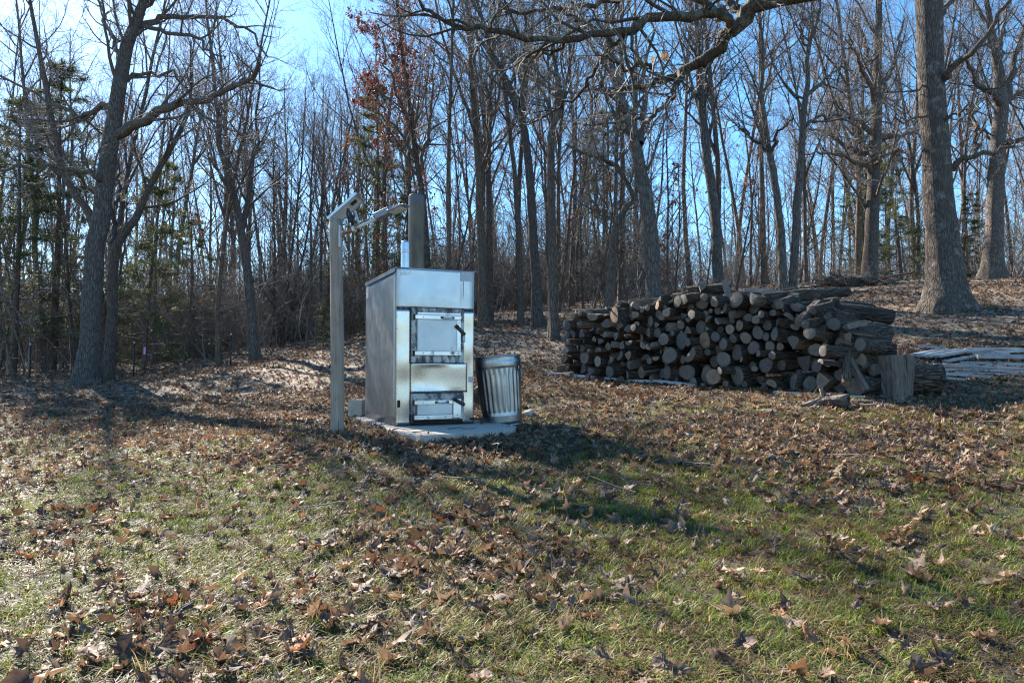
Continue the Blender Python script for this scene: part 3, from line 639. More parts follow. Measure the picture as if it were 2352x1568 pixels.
# fallen leaves: lobed outlines, curled
def leaf_mesh(seed, kind):
    rng = np.random.default_rng(seed)
    if kind == 'maple':
        ang = np.radians([-90, -60, -40, -22, -8, 12, 30, 52, 70, 90]); rr = np.array([.18, .42, .40, .62, .34, .78, .50, .66, .42, 1.0])
    else:
        ang = np.radians([-90, -75, -45, -30, -5, 10, 35, 48, 68, 90]); rr = np.array([.72, .5, .30, .46, .30, .52, .40, .62, .60, .95])
    a = np.concatenate([ang, np.pi - ang[1:-1][::-1]]); r = np.concatenate([rr, rr[1:-1][::-1]]) * rng.uniform(.72, 1.2, 18)
    n = 18; out = np.stack([np.cos(a) * r, np.sin(a) * r], 1); out[:, 0] *= rng.uniform(.6, 1.0)
    ring = lambda f: out * f * (1 if f == 1 else 1)
    V2 = np.vstack([[[0, -.05]], out * .38, out * .7, out]) * .065
    i = np.arange(n); j = (i + 1) % n
    tri = np.stack([np.zeros(n, int), 1 + i, 1 + j], 1)
    q = np.concatenate([np.stack([1 + o + i, 1 + o + n + i, 1 + o + n + j, 1 + o + j], 1) for o in (0, n)])
    x, y = V2.T; z = np.abs(x) * rng.uniform(-.5, .6) + rng.normal(0, .005, len(x))
    th = rng.uniform(0, np.pi); c = x * np.cos(th) + y * np.sin(th); d = -x * np.sin(th) + y * np.cos(th)   # roll about a random axis
    Rr = rng.uniform(.015, .06); z = z + np.where(True, Rr * (1 - np.cos(c / Rr)), 0); c = Rr * np.sin(c / Rr)
    z = z + rng.uniform(-4, 4) * d * d + rng.uniform(-3, 3) * c * d
    V = np.stack([c * np.cos(th) - d * np.sin(th), c * np.sin(th) + d * np.cos(th), z], 1); V[:, 2] -= np.percentile(V[:, 2], 12)
    # petiole
    b = V[1 + 2 * n]; dirn = unit(b - V[0]); s = unit(np.cross(dirn, [0, 0, 1])) * .0011
    st = np.array([b - s, b + s, b + dirn * .035 + s * .6 + [0, 0, .006], b + dirn * .035 - s * .6 + [0, 0, .006]])
    o = len(V); V = np.vstack([V, st]); q = np.vstack([q, [[o, o + 1, o + 2, o + 3]]])
    return mesh_np('leaf', V, [tri, q], MAT['leaf'])
LEAFM = [leaf_mesh(i, 'maple' if i % 2 else 'oak') for i in range(24)]
LEAFC = proto_coll('leaf_kinds', LEAFM)
FOOT = []          # (x, y, r) circles kept free of litter
def in_clear(x, y):
    m = np.zeros(len(x), bool)
    ca, sa = math.cos(R(24)), math.sin(R(24)); dx, dy = x + 1.30, y - 7.77      # the stove's footprint and slab
    a, b = dx * ca + dy * sa, -dx * sa + dy * ca
    m |= (a > -.12) & (a < 1.1) & (b > -1.0) & (b < 1.65)
    m |= (x + 1.83) ** 2 + (y - 7.25) ** 2 < .09 ** 2
    m |= (x - .0) ** 2 + (y - 8.5) ** 2 < .28 ** 2
    dx, dy = x - .85, y - 12.5; s, t = dx * .70 - dy * .714, dx * .714 + dy * .70    # the log pile
    m |= (s > -.1) & (s < 5.6) & (t > 0.02) & (t < 1.5)
    return m
def wedge(n, y0, y1, rng, margin=.4):
    y = np.sqrt(rng.uniform(y0 ** 2, y1 ** 2, n)); x = rng.uniform(-.76, .76, n) * y + rng.uniform(-margin, margin, n); return x, y
def leaf_density(x, y):
    a = vnoise(x, y, 1.3, 2) * .6 + vnoise(x, y, .5, 9) * .4
    d = np.clip((a - .40) * 4.2, .22 + .10 * np.clip(x / 2, 0, 1), 1.0)
    band = np.exp(-((y - 7.2 + .15 * x) / 2.0) ** 2) * .5 * (vnoise(x, y, .8, 21) + .3) + np.clip((y - 8) / 6, 0, .8)
    return np.clip(d * (.55 + .45 * np.clip(y / 7, 0, 1)) + band, 0, 1)
def leaves():
    rng = np.random.default_rng(31); X, Y = [], []
    for y0, y1, dens in ((1.5, 4, 260), (4, 8, 260), (8, 14, 190), (14, 22, 85), (22, 34, 20)):
        n = int(dens * .76 * (y1 ** 2 - y0 ** 2)); x, y = wedge(n, y0, y1, rng, .6)
        k = (rng.random(n) < leaf_density(x, y)) & ~in_clear(x, y); X.append(x[k]); Y.append(y[k])
    x, y = np.concatenate(X), np.concatenate(Y); n = len(x)
    z = gz(x, y) + rng.uniform(.0, .045, n) * np.clip(1.3 - y / 12, .4, 1)
    rot = np.stack([rng.normal(0, .46, n), rng.normal(0, .46, n), rng.uniform(0, 6.28, n)], 1)
    s = rng.uniform(.45, 1.4, n) * np.where(rng.random(n) < .12, 1.25, 1.0); s = s * np.clip(1 + (y - 14) * .02, 1, 1.3)
    idx = rng.integers(0, 24, n)
    sig = s / y * (y < 6); big = np.argsort(-sig)[:300]; rest = np.setdiff1d(np.arange(n), big)
    for i in big:                                       # the largest ones lie on the lawn one by one
        link('leaf', LEAFM[idx[i]], GROUND, (x[i], y[i], z[i] + .006), tuple(rot[i]), (s[i],) * 3)
    scatter('leaf_litter', LEAFC, np.stack([x, y, z], 1)[rest], rot[rest], np.repeat(s[rest, None], 3, 1), idx[rest], GROUND)
leaves()

# grass tufts: blades with their own green-to-straw colour
def tuft(seed, dry, lie, nb=26, hgt=.085, spread=.05):
    rng = np.random.default_rng(seed); V, Fq, Ft, C = [], [], [], []
    for b in range(nb):
        a = rng.uniform(0, 6.28); r = spread * math.sqrt(rng.random()); p = np.array([math.cos(a) * r, math.sin(a) * r, -.01])
        h = hgt * rng.uniform(.5, 1.5); az = rng.uniform(0, 6.28); le = np.clip(rng.normal(lie, .25), .05, 1.45); w = rng.uniform(.0013, .0026)
        d = np.array([math.cos(az), math.sin(az), 0]); s = np.array([-d[1], d[0], 0]) * w; bend = rng.uniform(.2, .9); o = len(V)
        pos = p.copy(); th = le * .6
        for k in range(4):
            ww = (1, .9, .6, .0)[k]
            if k < 3: V += [pos - s * ww, pos + s * ww]
            else: V.append(pos)
            pos = pos + (d * math.sin(th) + np.array([0, 0, math.cos(th)])) * h / 3; th += bend * .5 + le * .25
            if th > 1.45: th = 1.5
        Fq += [(o, o + 1, o + 3, o + 2), (o + 2, o + 3, o + 5, o + 4)]; Ft.append((o + 4, o + 5, o + 6))
        if rng.random() < dry: c = np.array([.36, .29, .175]) * rng.uniform(.65, 1.2)
        else: c = np.array([.105, .205, .03]) * rng.uniform(.6, 1.3) + rng.random() * np.array([.08, .04, .01])
        C += [np.append(c, 1)] * 7
    return mesh_np('grass', np.array(V), [np.array(Fq), np.array(Ft)], MAT['grass'], True, np.array(C))
GRC = proto_coll('grass_kinds', [tuft(1, .15, .8, 26, .07), tuft(2, .3, .95, 26, .075), tuft(3, .5, 1.1, 24, .085), tuft(4, .9, 1.3, 20, .11), tuft(5, .97, 1.42, 16, .14), tuft(6, .75, 1.2, 22, .09), tuft(7, .35, .9, 30, .055, .06), tuft(8, .6, .8, 12, .14, .03)])
def grass():
    rng = np.random.default_rng(41); X, Y = [], []
    for y0, y1, dens in ((1.5, 3.2, 400), (3.2, 5.5, 280), (5.5, 9, 130), (9, 15, 45), (15, 22, 8)):
        n = int(dens * .76 * (y1 ** 2 - y0 ** 2)); x, y = wedge(n, y0, y1, rng, .5)
        d = np.clip(1.12 - .8 * leaf_density(x, y) - np.clip((y - 10) / 14, 0, .5), .1, 1)
        k = (rng.random(n) < d) & ~in_clear(x, y); X.append(x[k]); Y.append(y[k])
    x, y = np.concatenate(X), np.concatenate(Y); n = len(x); z = gz(x, y)
    g = vnoise(x, y, 1.6, 3) * .55 + vnoise(x, y, .45, 7) * .3 + rng.random(n) * .3 - np.clip((y - 6) * .05, 0, .3) - np.clip(x * .03, -.1, .08) + .24
    idx = np.select([g > .72, g > .62, g > .52, g > .44, g > .36], [0, 1, 6, 2, 5], 3); idx = np.where((idx == 3) & (rng.random(n) < .5), 4, idx); idx = np.where(rng.random(n) < .02, 7, idx)
    s = rng.uniform(.6, 1.15, n) * np.clip(.85 + y * .01, .85, 1.1)
    scatter('grass', GRC, np.stack([x, y, z], 1), np.stack([rng.normal(0, .12, n), rng.normal(0, .12, n), rng.uniform(0, 6.28, n)], 1), np.repeat(s[:, None], 3, 1), idx, None)
grass()
def thatch():
    rng = np.random.default_rng(43); ms = []
    for i in range(4):
        me = tuft(60 + i, 1.0, 1.5, 26, .05, .07); ms.append(me)
        a = me.color_attributes['Col']; c = np.empty(len(me.vertices) * 4, np.float32); a.data.foreach_get('color', c); c = c.reshape(-1, 4); c[:, :3] *= np.repeat(rng.uniform(.22, .7, (len(c) // 7, 1)), 7, 0) * np.array([1, .9, .8]); a.data.foreach_set('color', c.ravel())
    X, Y = [], []
    for y0, y1, dens in ((1.5, 4, 260), (4, 8, 150), (8, 13, 40)):
        n = int(dens * .76 * (y1 ** 2 - y0 ** 2)); x, y = wedge(n, y0, y1, rng, .5); k = ~in_clear(x, y); X.append(x[k]); Y.append(y[k])
    x, y = np.concatenate(X), np.concatenate(Y); n = len(x)
    scatter('dead_thatch', proto_coll('thatch_kinds', ms), np.stack([x, y, gz(x, y) + .008], 1), np.stack([rng.normal(0, .1, n), rng.normal(0, .1, n), rng.uniform(0, 6.28, n)], 1), np.repeat(rng.uniform(.7, 1.4, n)[:, None], 3, 1), rng.integers(0, 4, n), GROUND)
thatch()

# brown undergrowth filling the foot of the wood
def brush_mesh(seed):
    rng = np.random.default_rng(seed); n = 16
    s = np.stack([rng.normal(0, .45, n), rng.normal(0, .45, n), np.full(n, -.05)], 1); d = np.stack([rng.normal(0, .3, n), rng.normal(0, .3, n), np.ones(n)], 1)
    L = rng.uniform(.7, 3.4, n); P = grow(s, d, L, 5, .16, -.02, rng); Rd = radii(.004 + L * .003, 6, .35)
    t, _ = twigs(P, Rd, L, rng, 6, 3, 0, up=.02, ang=.8, ratio=.42); v, q = join([tubes(P, Rd, 3)] + t)
    return mesh_np('brush', v, [q], MAT['twig'])
BRC = proto_coll('brush_kinds', [brush_mesh(i) for i in range(5)])
def brush():
    rng = np.random.default_rng(51); n = 3400
    y = rng.uniform(19, 50, n); x = rng.uniform(-.8, .8, n) * y
    edge = np.interp(x, [-40, -12, -6, 0, 4, 8, 30], [22, 23.5, 25, 25, 25, 29.5, 31])
    dens = np.interp(x, [-30, -2, 4, 12], [.9, .8, .5, .38]) * np.clip(1.5 - y / 45, .3, 1) * np.clip((y - edge + 1.5) / 7, .1, 1)
    k = (y > edge - 1.5) & (rng.random(n) < dens); x, y = x[k], y[k]; n = len(x); s = rng.uniform(.45, 1.7, n)
    scatter('undergrowth', BRC, np.stack([x, y, gz(x, y)], 1), np.stack([rng.normal(0, .1, n), rng.normal(0, .1, n), rng.uniform(0, 6.28, n)], 1), np.stack([s * 1.2, s * 1.2, s], 1), rng.integers(0, 5, n))
brush()
def far_wood():
    rng = np.random.default_rng(61); ms = []
    for i, (H, r) in enumerate([(17, .10), (14, .07), (16, .09)]):
        pr = forest_proto(400 + i, H, r, 13, False, .3, .65, 5, 4, 2); vs, fs, o_ = [], [], 0
        for key in ('trunk', 'crown', 'twigs'):
            me = pr[key]; v = np.empty(len(me.vertices) * 3, np.float32); me.vertices.foreach_get('co', v); f = np.empty(len(me.loops), np.int32); me.loops.foreach_get('vertex_index', f)
            vs.append(v.reshape(-1, 3)); fs.append(f.reshape(-1, 4) + o_); o_ += len(me.vertices)
        ms.append(mesh_np('far_tree', np.vstack(vs), [np.vstack(fs)], MAT['bark']))
    n = 120; y = rng.uniform(44, 85, n); x = rng.uniform(-.8, .8, n) * y; u = CU + F * x / y; s = rng.uniform(.75, 1.1, n)
    s = np.where((u > 620) & (u < 860), np.minimum(s, .95), s)
    scatter('far_wood', proto_coll('far_trees', ms), np.stack([x, y, gz(x, y)], 1), np.stack([0 * x, 0 * x, rng.uniform(0, 6.28, n)], 1), np.repeat(s[:, None], 3, 1), rng.integers(0, 3, n))
far_wood()

# ---------------------------------------------------------------- materials of the yard's things
def panel_shape(m, v, c, rg, met):
    x, y, z = m.sep(v)[0], m.sep(v)[1], m.sep(v)[2]
    n = m.noise(m.coord('Object', (40, 1, 2)), 2, 4, .6)
    wob = m.math('ADD', x, m.math('MULTIPLY', m.math('SUBTRACT', n, .5), .006))
    d1 = m.math('MULTIPLY', m.band(wob, .792, .800, .002), m.band(z, 1.50, 1.67, .06))
    d2 = m.math('MULTIPLY', m.math('MULTIPLY', m.band(wob, .765, .772, .003), m.band(z, 1.42, 1.67, .08)), .45)
    st = m.math('MULTIPLY', m.math('MULTIPLY', m.band(x, .03, .165, .004), m.band(z, 1.70, 1.765, .006)), m.ramp(m.noise(v, 25, 4, .7), [(.45, 0.0), (.6, .4)]))
    dk = m.math('MAXIMUM', d1, d2)
    c = m.mix(dk, c, (.03, .03, .035)); c = m.mix(st, c, (.35, .33, .3)); rg = m.mix(m.math('MAXIMUM', dk, st), rg, (.7, .7, .7))
    return c, rg, m.math('SUBTRACT', 1.0, m.math('MULTIPLY', m.math('MAXIMUM', dk, st), .8))
MAT['steel'] = steel_mat('steel_sheet', (.47, .49, .51), .34, .006, 1.6, shape=panel_shape)
MAT['steel_dent'] = steel_mat('steel_dented', (.54, .52, .50), .25, .014, 3.0)
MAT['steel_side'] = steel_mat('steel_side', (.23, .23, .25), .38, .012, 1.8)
MAT['steel_door'] = steel_mat('steel_door', (.50, .52, .54), .42, .01, 3, dirt=.2)
MAT['steel_frame'] = steel_mat('steel_frame', (.42, .41, .40), .5, .01, 5, dirt=.42)
MAT['steel_bright'] = steel_mat('steel_strap', (.66, .68, .70), .33, .01, 4, dirt=.3)
MAT['iron_dark'] = simple('iron_dark', (.045, .04, .038), .55, .6)
MAT['soot'] = simple('soot', (.015, .013, .012), .95)
MAT['galv'] = steel_mat('galvanised', (.33, .36, .39), .30, .008, 5)
def pipe_mat():
    m = M('stove_pipe'); v = m.coord('Object', (1, 1, .4)); n = m.noise(v, 6, 5, .6)
    z = m.sep(m.coord('Object'))[2]; c = m.ramp(n, [(.3, (.085, .068, .058)), (.55, (.17, .125, .08)), (.75, (.21, .17, .15))])
    c = m.mix(m.band(z, .98, 1.2, .05), c, (.12, .12, .13)); m.set(Base_Color=c, Roughness=.5, Metallic=.55); m.bump(n, .3, .004); return m.m
MAT['pipe'] = pipe_mat()
def wood_mat(name, a, b, along=(14, 14, .9), rough=.85, bump=.004):
    m = M(name); v = m.coord('Object', along); n = m.noise(v, 3.2, 6, .7, .6); n2 = m.noise(m.coord('Object'), 3, 3, .6)
    c = m.ramp(n, [(.25, a), (.7, b)]); c = m.mix(m.ramp(n2, [(.35, .0), (.7, .45)]), c, tuple(x * .6 for x in a))
    crack = m.ramp(m.noise(m.coord('Object', (along[0] * 2, along[1] * 2, along[2])), 4, 2, .5), [(.29, 1.0), (.33, 0.0)])
    c = m.mix(crack, c, (.03, .025, .02)); t = m.ramp(m.rand(), [(0, (.8, .8, .82)), (1, (1.15, 1.12, 1.08))]); c = m.mix(1.0, c, t, 'MULTIPLY')
    m.set(Base_Color=c, Roughness=rough); m.b.inputs['Specular IOR Level'].default_value = .25; m.bump(m.math('SUBTRACT', n, crack), .8, bump); return m.m
MAT['post_wood'] = wood_mat('weathered_post', (.27, .20, .145), (.60, .475, .37))
MAT['plank'] = wood_mat('weathered_plank', (.30, .28, .265), (.62, .60, .58), (.9, 14, 14))
MAT['plank_white'] = wood_mat('painted_plank', (.34, .325, .31), (.64, .62, .60), (.9, 14, 14))
MAT['split_wood'] = wood_mat('split_wood', (.05, .04, .034), (.34, .27, .215), (2.6, 2.6, .35))
MAT['log_bark'] = bark_mat('log_bark', (.03, .024, .019), (.32, .26, .21), (.28, .28, .25), vs=.5, scale=5, bump=.16, lich_amt=.6)
def cut_mat():
    m = M('cut_wood'); v = m.coord('Object', (1, 1, 0)); x, y = m.sep(v)[0], m.sep(v)[1]; rnd = m.rand()
    off = m.node('ShaderNodeVectorMath', {0: v, 1: m.node('ShaderNodeCombineXYZ', {0: m.math('MULTIPLY', rnd, 37.0), 1: m.math('MULTIPLY', rnd, 91.0)}).outputs[0]}, operation='ADD').outputs[0]
    n = m.noise(off, 2.5, 4, .6); r = m.math('SQRT', m.math('ADD', m.math('MULTIPLY', x, x), m.math('MULTIPLY', y, y)))
    ring = m.math('SINE', m.math('MULTIPLY', m.math('ADD', r, m.math('MULTIPLY', n, .12)), 30.0))
    c0 = m.ramp(rnd, [(0, (.10, .088, .08)), (.35, (.16, .138, .12)), (.65, (.23, .19, .155)), (.85, (.30, .215, .15)), (.94, (.36, .2, .1)), (1, (.42, .35, .28))])
    c = m.mix(m.math('MULTIPLY', m.math('ADD', ring, 1.0), .32), c0, (.10, .08, .065))
    c = m.mix(m.ramp(r, [(.0, .55), (.45, .12), (.8, 0.0)]), c, (.12, .10, .09)); c = m.mix(m.ramp(r, [(.84, 0.0), (.95, .8)]), c, (.06, .05, .042))
    ang = m.math('ARCTAN2', y, x); an = m.noise(m.node('ShaderNodeCombineXYZ', {0: ang, 1: m.math('MULTIPLY', rnd, 50.0)}).outputs[0], 2.2, 5, .8)
    crack = m.ramp(an, [(.345, 1.0), (.385, 0.0)]); c = m.mix(crack, c, (.025, .02, .018))
    saw = m.noise(m.node('ShaderNodeMapping', {'Vector': off, 'Scale': (1.5, 22, 1), 'Rotation': (0, 0, .7)}).outputs[0], 1.5, 3, .6)
    c = m.mix(1.0, c, m.ramp(saw, [(.3, .5), (.7, 1.45)]), 'MULTIPLY')
    m.set(Base_Color=c, Roughness=.85); m.b.inputs['Specular IOR Level'].default_value = .2
    m.bump(m.math('SUBTRACT', m.math('ADD', saw, m.math('MULTIPLY', ring, .1)), m.math('MULTIPLY', crack, 2.0)), .7, .006); return m.m
MAT['cut'] = cut_mat()
MAT['concrete'] = simple('concrete', (.42, .36, .30), .9, 0, .22, 9, .006)
MAT['white_paint'] = simple('white_enamel', (.62, .60, .57), .45, 0, .12, 14, .001)
MAT['backsheet'] = simple('backsheet', (.66, .63, .60), .55, 0, .08, 10, .0005)
MAT['alu'] = steel_mat('aluminium', (.62, .64, .67), .35, .002, 5)
MAT['grey_plastic'] = simple('fixture_grey', (.24, .25, .27), .5, .2, .1, 10, .0005)
MAT['black'] = simple('black_plastic', (.012, .012, .014), .45, 0, .2)
MAT['cell'] = simple('solar_cell', (.01, .015, .05), .12, 0, .2, 3, .0)
MAT['pink'] = simple('pink_ribbon', (.75, .25, .55), .5)
MAT['lens'] = simple('lamp_lens', (.8, .78, .7), .25)
def rust_tube():
    m = M('rusty_white_tube'); v = m.coord('Object'); n = m.noise(v, 18, 5, .65); z = m.sep(v)[2]
    f = m.math('MULTIPLY', m.band(m.math('ADD', z, m.math('MULTIPLY', n, .08)), .06, .27, .02), 1.0)
    f2 = m.ramp(n, [(.62, 0.0), (.68, .8)]); c = m.mix(m.math('MAXIMUM', f, f2), (.64, .61, .56), m.ramp(n, [(.3, (.26, .07, .025)), (.7, (.42, .17, .05))]))
    m.set(Base_Color=c, Roughness=.6); return m.m
MAT['rust_tube'] = rust_tube()
def print_mat():
    m = M('printed_plate'); v = m.coord('Object'); x, z = m.sep(v)[0], m.sep(v)[2]
    row = m.math('FRACT', m.math('MULTIPLY', z, 95.0)); ink = m.math('LESS_THAN', row, .5)
    wv = m.node('ShaderNodeCombineXYZ', {0: m.math('MULTIPLY', x, 380.0), 2: m.math('FLOOR', m.math('MULTIPLY', z, 95.0))}).outputs[0]
    tx = m.math('GREATER_THAN', m.noise(wv, 1.0, 2, .5), .47); c = m.mix(m.math('MULTIPLY', m.math('MULTIPLY', ink, tx), .8), (.58, .59, .62), (.08, .09, .12))
    c = m.mix(m.ramp(m.noise(v, 30, 4, .7), [(.5, 0.0), (.75, .5)]), c, (.25, .25, .26)); m.set(Base_Color=c, Roughness=.5, Metallic=.3); return m.m
MAT['print'] = print_mat()

# ---------------------------------------------------------------- stove
def sheet(name, a0, a1, z0, z1, y, mat, parent, amp=.0, seed=0, sc=.25, th=.004, nx=14, nz=18):
    """a slightly dented sheet facing -y"""
    A, Z = np.meshgrid(np.linspace(a0, a1, nx), np.linspace(z0, z1, nz), indexing='ij'); A, Z = A.ravel(), Z.ravel()
    e = np.minimum.reduce([A - a0, a1 - A, Z - z0, z1 - Z]); d = (vnoise(A, Z, sc, seed) - .5) * 2 * amp * np.clip(e / .05, 0, 1)
    V = np.stack([A, y - th + d, Z], 1); idx = np.arange(nx * nz).reshape(nx, nz)
    q = np.stack([idx[:-1, :-1], idx[1:, :-1], idx[1:, 1:], idx[:-1, 1:]], -1).reshape(-1, 4)
    rim = np.concatenate([idx[:, 0], idx[-1, 1:], idx[::-1, -1][1:], idx[0, ::-1][1:-1]]); n = len(V)
    Vb = V[rim].copy(); Vb[:, 1] = y + th; k = len(rim); i = np.arange(k); j = (i + 1) % k
    q2 = np.stack([rim[i], n + i, n + j, rim[j]], 1)
    o = link(name, mesh_np(name, np.vstack([V, Vb]), [q, q2], mat, True), parent)
    return o
def stove():
    o = empty('wood_furnace', (-1.30, 7.77, 0.0), R(24)); tag(o, 'tall stainless steel outdoor wood furnace standing on a concrete slab', 'wood furnace')
    W_, D_, H_ = .93, 1.6, 1.79; S = MAT
    box('shell', (.006, W_ - .006, .012, D_ - .006, .004, H_ - .012), S['soot'], o, .0)
    # side sheets, built as front sheets turned by 90 degrees
    for nm, x, rz, sgn in (('side_panel', 0.0, -math.pi / 2, 1), ('side_panel', W_, math.pi / 2, -1)):
        p = sheet(nm, 0, D_ - .008, 0.0, H_ - .018, 0, S['steel_side'], o, .005, 3, .5, .003)
        p.rotation_euler = (0, 0, rz); p.location = (x, D_ if sgn > 0 else .008, 0)
    b = sheet('back_panel', 0, W_, 0, H_ - .02, 0, S['steel_side'], o, .003, 4, .5); b.rotation_euler = (0, 0, math.pi); b.location = (W_, D_, 0)
    r = box('roof_panel', (-.012, W_ + .012, -.004, D_ + .015, H_ - .018, H_), S['steel_side'], o, .004)
    box('roof_lip', (-.014, -.0125, .02, D_ + .01, H_ - .05, H_ - .004), S['steel_side'], o, 0)
    up = sheet('upper_panel', 0, W_, 1.325, H_ - .004, .0, S['steel'], o, .004, 5, .3)
    sheet('left_panel', 0, .166, .01, 1.3185, .0, S['steel_dent'], o, .004, 6, .22, nx=8, nz=40)
    sheet('right_panel', .800, W_, .01, 1.3185, .0, S['steel_dent'], o, .004, 8, .22, nx=8, nz=40)
    sheet('middle_panel', .169, .845, .37, .71, -.006, S['steel_dent'], o, .008, 12, .26, nx=26, nz=16)
    # upper fire door
    f = box('door_frame', (.166, .804, -.014, .004, .711, 1.338), S['steel_frame'], o, .003)
    box('frame_edge', (.164, .806, -.016, -.0, 1.3382, 1.345), S['iron_dark'], o, 0)
    box('frame_edge', (.1585, .1655, -.017, .002, .70, 1.338), S['iron_dark'], o, 0)
    d = box('fire_door', (.232, .752, -.042, -.0145, .80, 1.285), S['steel_door'], o, .004)
    box('inner_panel', (.238, .700, -.046, -.0425, .848, 1.200), S['steel_door'], d, .002)
    box('edge_strip', (.706, .750, -.050, -.0425, .846, 1.200), S['steel_bright'], d, .002)
    box('upper_flange', (.236, .752, -.050, -.0425, 1.262, 1.282), S['steel_bright'], d, .002)
    box('strap', (.193, .757, -.058, -.0435, 1.205, 1.252), S['steel_bright'], d, .003); box('strap', (.190, .757, -.058, -.0435, .795, .841), S['steel_bright'], d, .003)
    box('hinge', (.190, .205, -.062, -.020, 1.195, 1.262), S['iron_dark'], d, .004); box('hinge', (.187, .202, -.062, -.020, .785, .850), S['iron_dark'], d, .004)
    def handle(parent, a0, a1, z, y):
        t = np.linspace(0, 1, 9); pts = np.stack([a0 + (a1 - a0) * t, y - .032 * np.sin(np.pi * t) ** .5, np.full(9, z) - .004 * np.sin(np.pi * t)], 1)
        h = tube_obj('handle', pts, .0085, S['alu'], parent, 8)
        for a in (a0, a1): box('handle_foot', (a - .018, a + .018, y - .006, y - .0005, z - .014, z + .014), S['iron_dark'], h, .002)
    handle(d, .52, .65, 1.228, -.058)
    def latch(parent, p0, p1, y):
        p0, p1 = np.array(p0), np.array(p1); dv = p1 - p0; L = np.linalg.norm(dv); an = math.atan2(dv[1], dv[0])
        l = bm_obj('latch', box_bm(-.02, L, -.014, 0, -.02, .02, bev=.005), S['iron_dark'], parent, loc=(p0[0], y, p0[1]), rot=(0, -an, 0))
        c = bm_obj('latch_pivot', (lambda b: (bmesh.ops.create_cone(b, cap_ends=True, segments=14, radius1=.022, radius2=.018, depth=.02), b)[1])(bmesh.new()), S['iron_dark'], l, True, (0, -.02, 0), (math.pi / 2, 0, 0))
    latch(o, (.700, 1.130), (.800, 1.035), -.052); box('latch_keeper', (.772, .803, -.06, -.0145, .95, 1.03), S['steel_frame'], o, .004)
    # ash door
    box('ash_frame', (.169, .804, -.013, .004, .03, .362), S['steel_frame'], o, .003)
    box('ash_sill', (.19, .79, -.0135, -.0132, .032, .062), S['soot'], o, 0)
    d2 = box('ash_door', (.232, .755, -.036, -.0135, .072, .300), S['steel_frame'], o, .004)
    box('inner_panel', (.240, .652, -.040, -.0365, .121, .236), S['steel_door'], d2, .002)
    box('strap', (.193, .655, -.050, -.037, .237, .283), S['steel_bright'], d2, .003); box('strap', (.190, .655, -.050, -.037, .068, .118), S['steel_bright'], d2, .003)
    box('end_plate', (.662, .757, -.052, -.037, .077, .296), S['steel_bright'], d2, .003)
    box('hinge', (.188, .203, -.054, -.018, .228, .292), S['iron_dark'], d2, .004); box('hinge', (.186, .201, -.054, -.018, .060, .128), S['iron_dark'], d2, .004)
    handle(d2, .46, .59, .260, -.050); latch(o, (.676, .288), (.798, .222), -.053)
    # bolts, each seam's row as real heads
    bm = bmesh.new()
    def bolt(a, z, y, r=.006): bmesh.ops.create_uvsphere(bm, u_segments=8, v_segments=5, radius=r, matrix=Matrix.Translation((a, y, z)) @ Matrix.Diagonal((1, .5, 1, 1)))
    for a in (.02, .08, .14, .83, .88, .915): bolt(a, 1.322, -.006)
    for a in np.linspace(.182, .788, 9): bolt(a, 1.325, -.015, .004); bolt(a, .722, -.015, .004); bolt(a, .352, -.014, .004)
    for z in np.linspace(.76, 1.29, 7): bolt(.176, z, -.015, .004); bolt(.794, z, -.015, .004)
    for z in (.08, .16, .24, .31): bolt(.178, z, -.014, .004); bolt(.794, z, -.014, .004)
    for a in (.30, .62): bolt(a, 1.229, -.059); bolt(a, .818, -.059)
    for a in (.30, .57, ): bolt(a, .093, -.051); bolt(a, .26, -.051) if a < .4 else None
    for z in (.875, 1.17): bolt(.728, z, -.051)
    bolt(.71, .11, -.053)
    bo = bm_obj('bolts', bm, S['iron_dark'], o, True); bo['kind'] = 'stuff'
    box('nameplate', (.760, .906, -.009, -.0046, 1.668, 1.772), S['print'], o, .001)
    box('sticker', (.868, .926, -.0115, -.0075, .485, .55), S['print'], o, 0)
    st = box('sticker', (0, .14, -.0045, -.0035, 0, .16), S['print'], o, 0); st.rotation_euler = (0, 0, -math.pi / 2); st.location = (0, D_ - .02, 1.57)
    rp = box('rust_hole', (.012, .045, -.0125, -.011, .21, .29), S['soot'], o, 0); rp.data.transform(Matrix.Shear('XZ', 4, (0, 0)))
    # flue and vent
    def pipe(name, ax, ay, r, z0, z1, mat, seam=None):
        p = lathe(name, [(r, 0), (r, z1 - z0 - .03), (r - .003, z1 - z0 - .012), (r - .012, z1 - z0 - .002), (r - .02, z1 - z0), (r - .024, z1 - z0 - .01), (r - .024, .05)], 28, mat, o); p.location = (ax, ay, z0); return p
    ch = pipe('chimney_pipe', .50, .95, .103, H_ - .001, 2.875, S['pipe'])
    c2 = lathe('collar', [(.108, 0), (.13, .004), (.13, .012), (.108, .03), (.105, .035)], 28, S['pipe'], ch)
    vp = pipe('vent_pipe', .315, .80, .055, H_ - .001, 2.24, S['alu']); lathe('pipe_seam', [(.056, .30), (.058, .305), (.058, .33), (.056, .335)], 24, S['alu'], vp)
    return o
STOVE = stove()
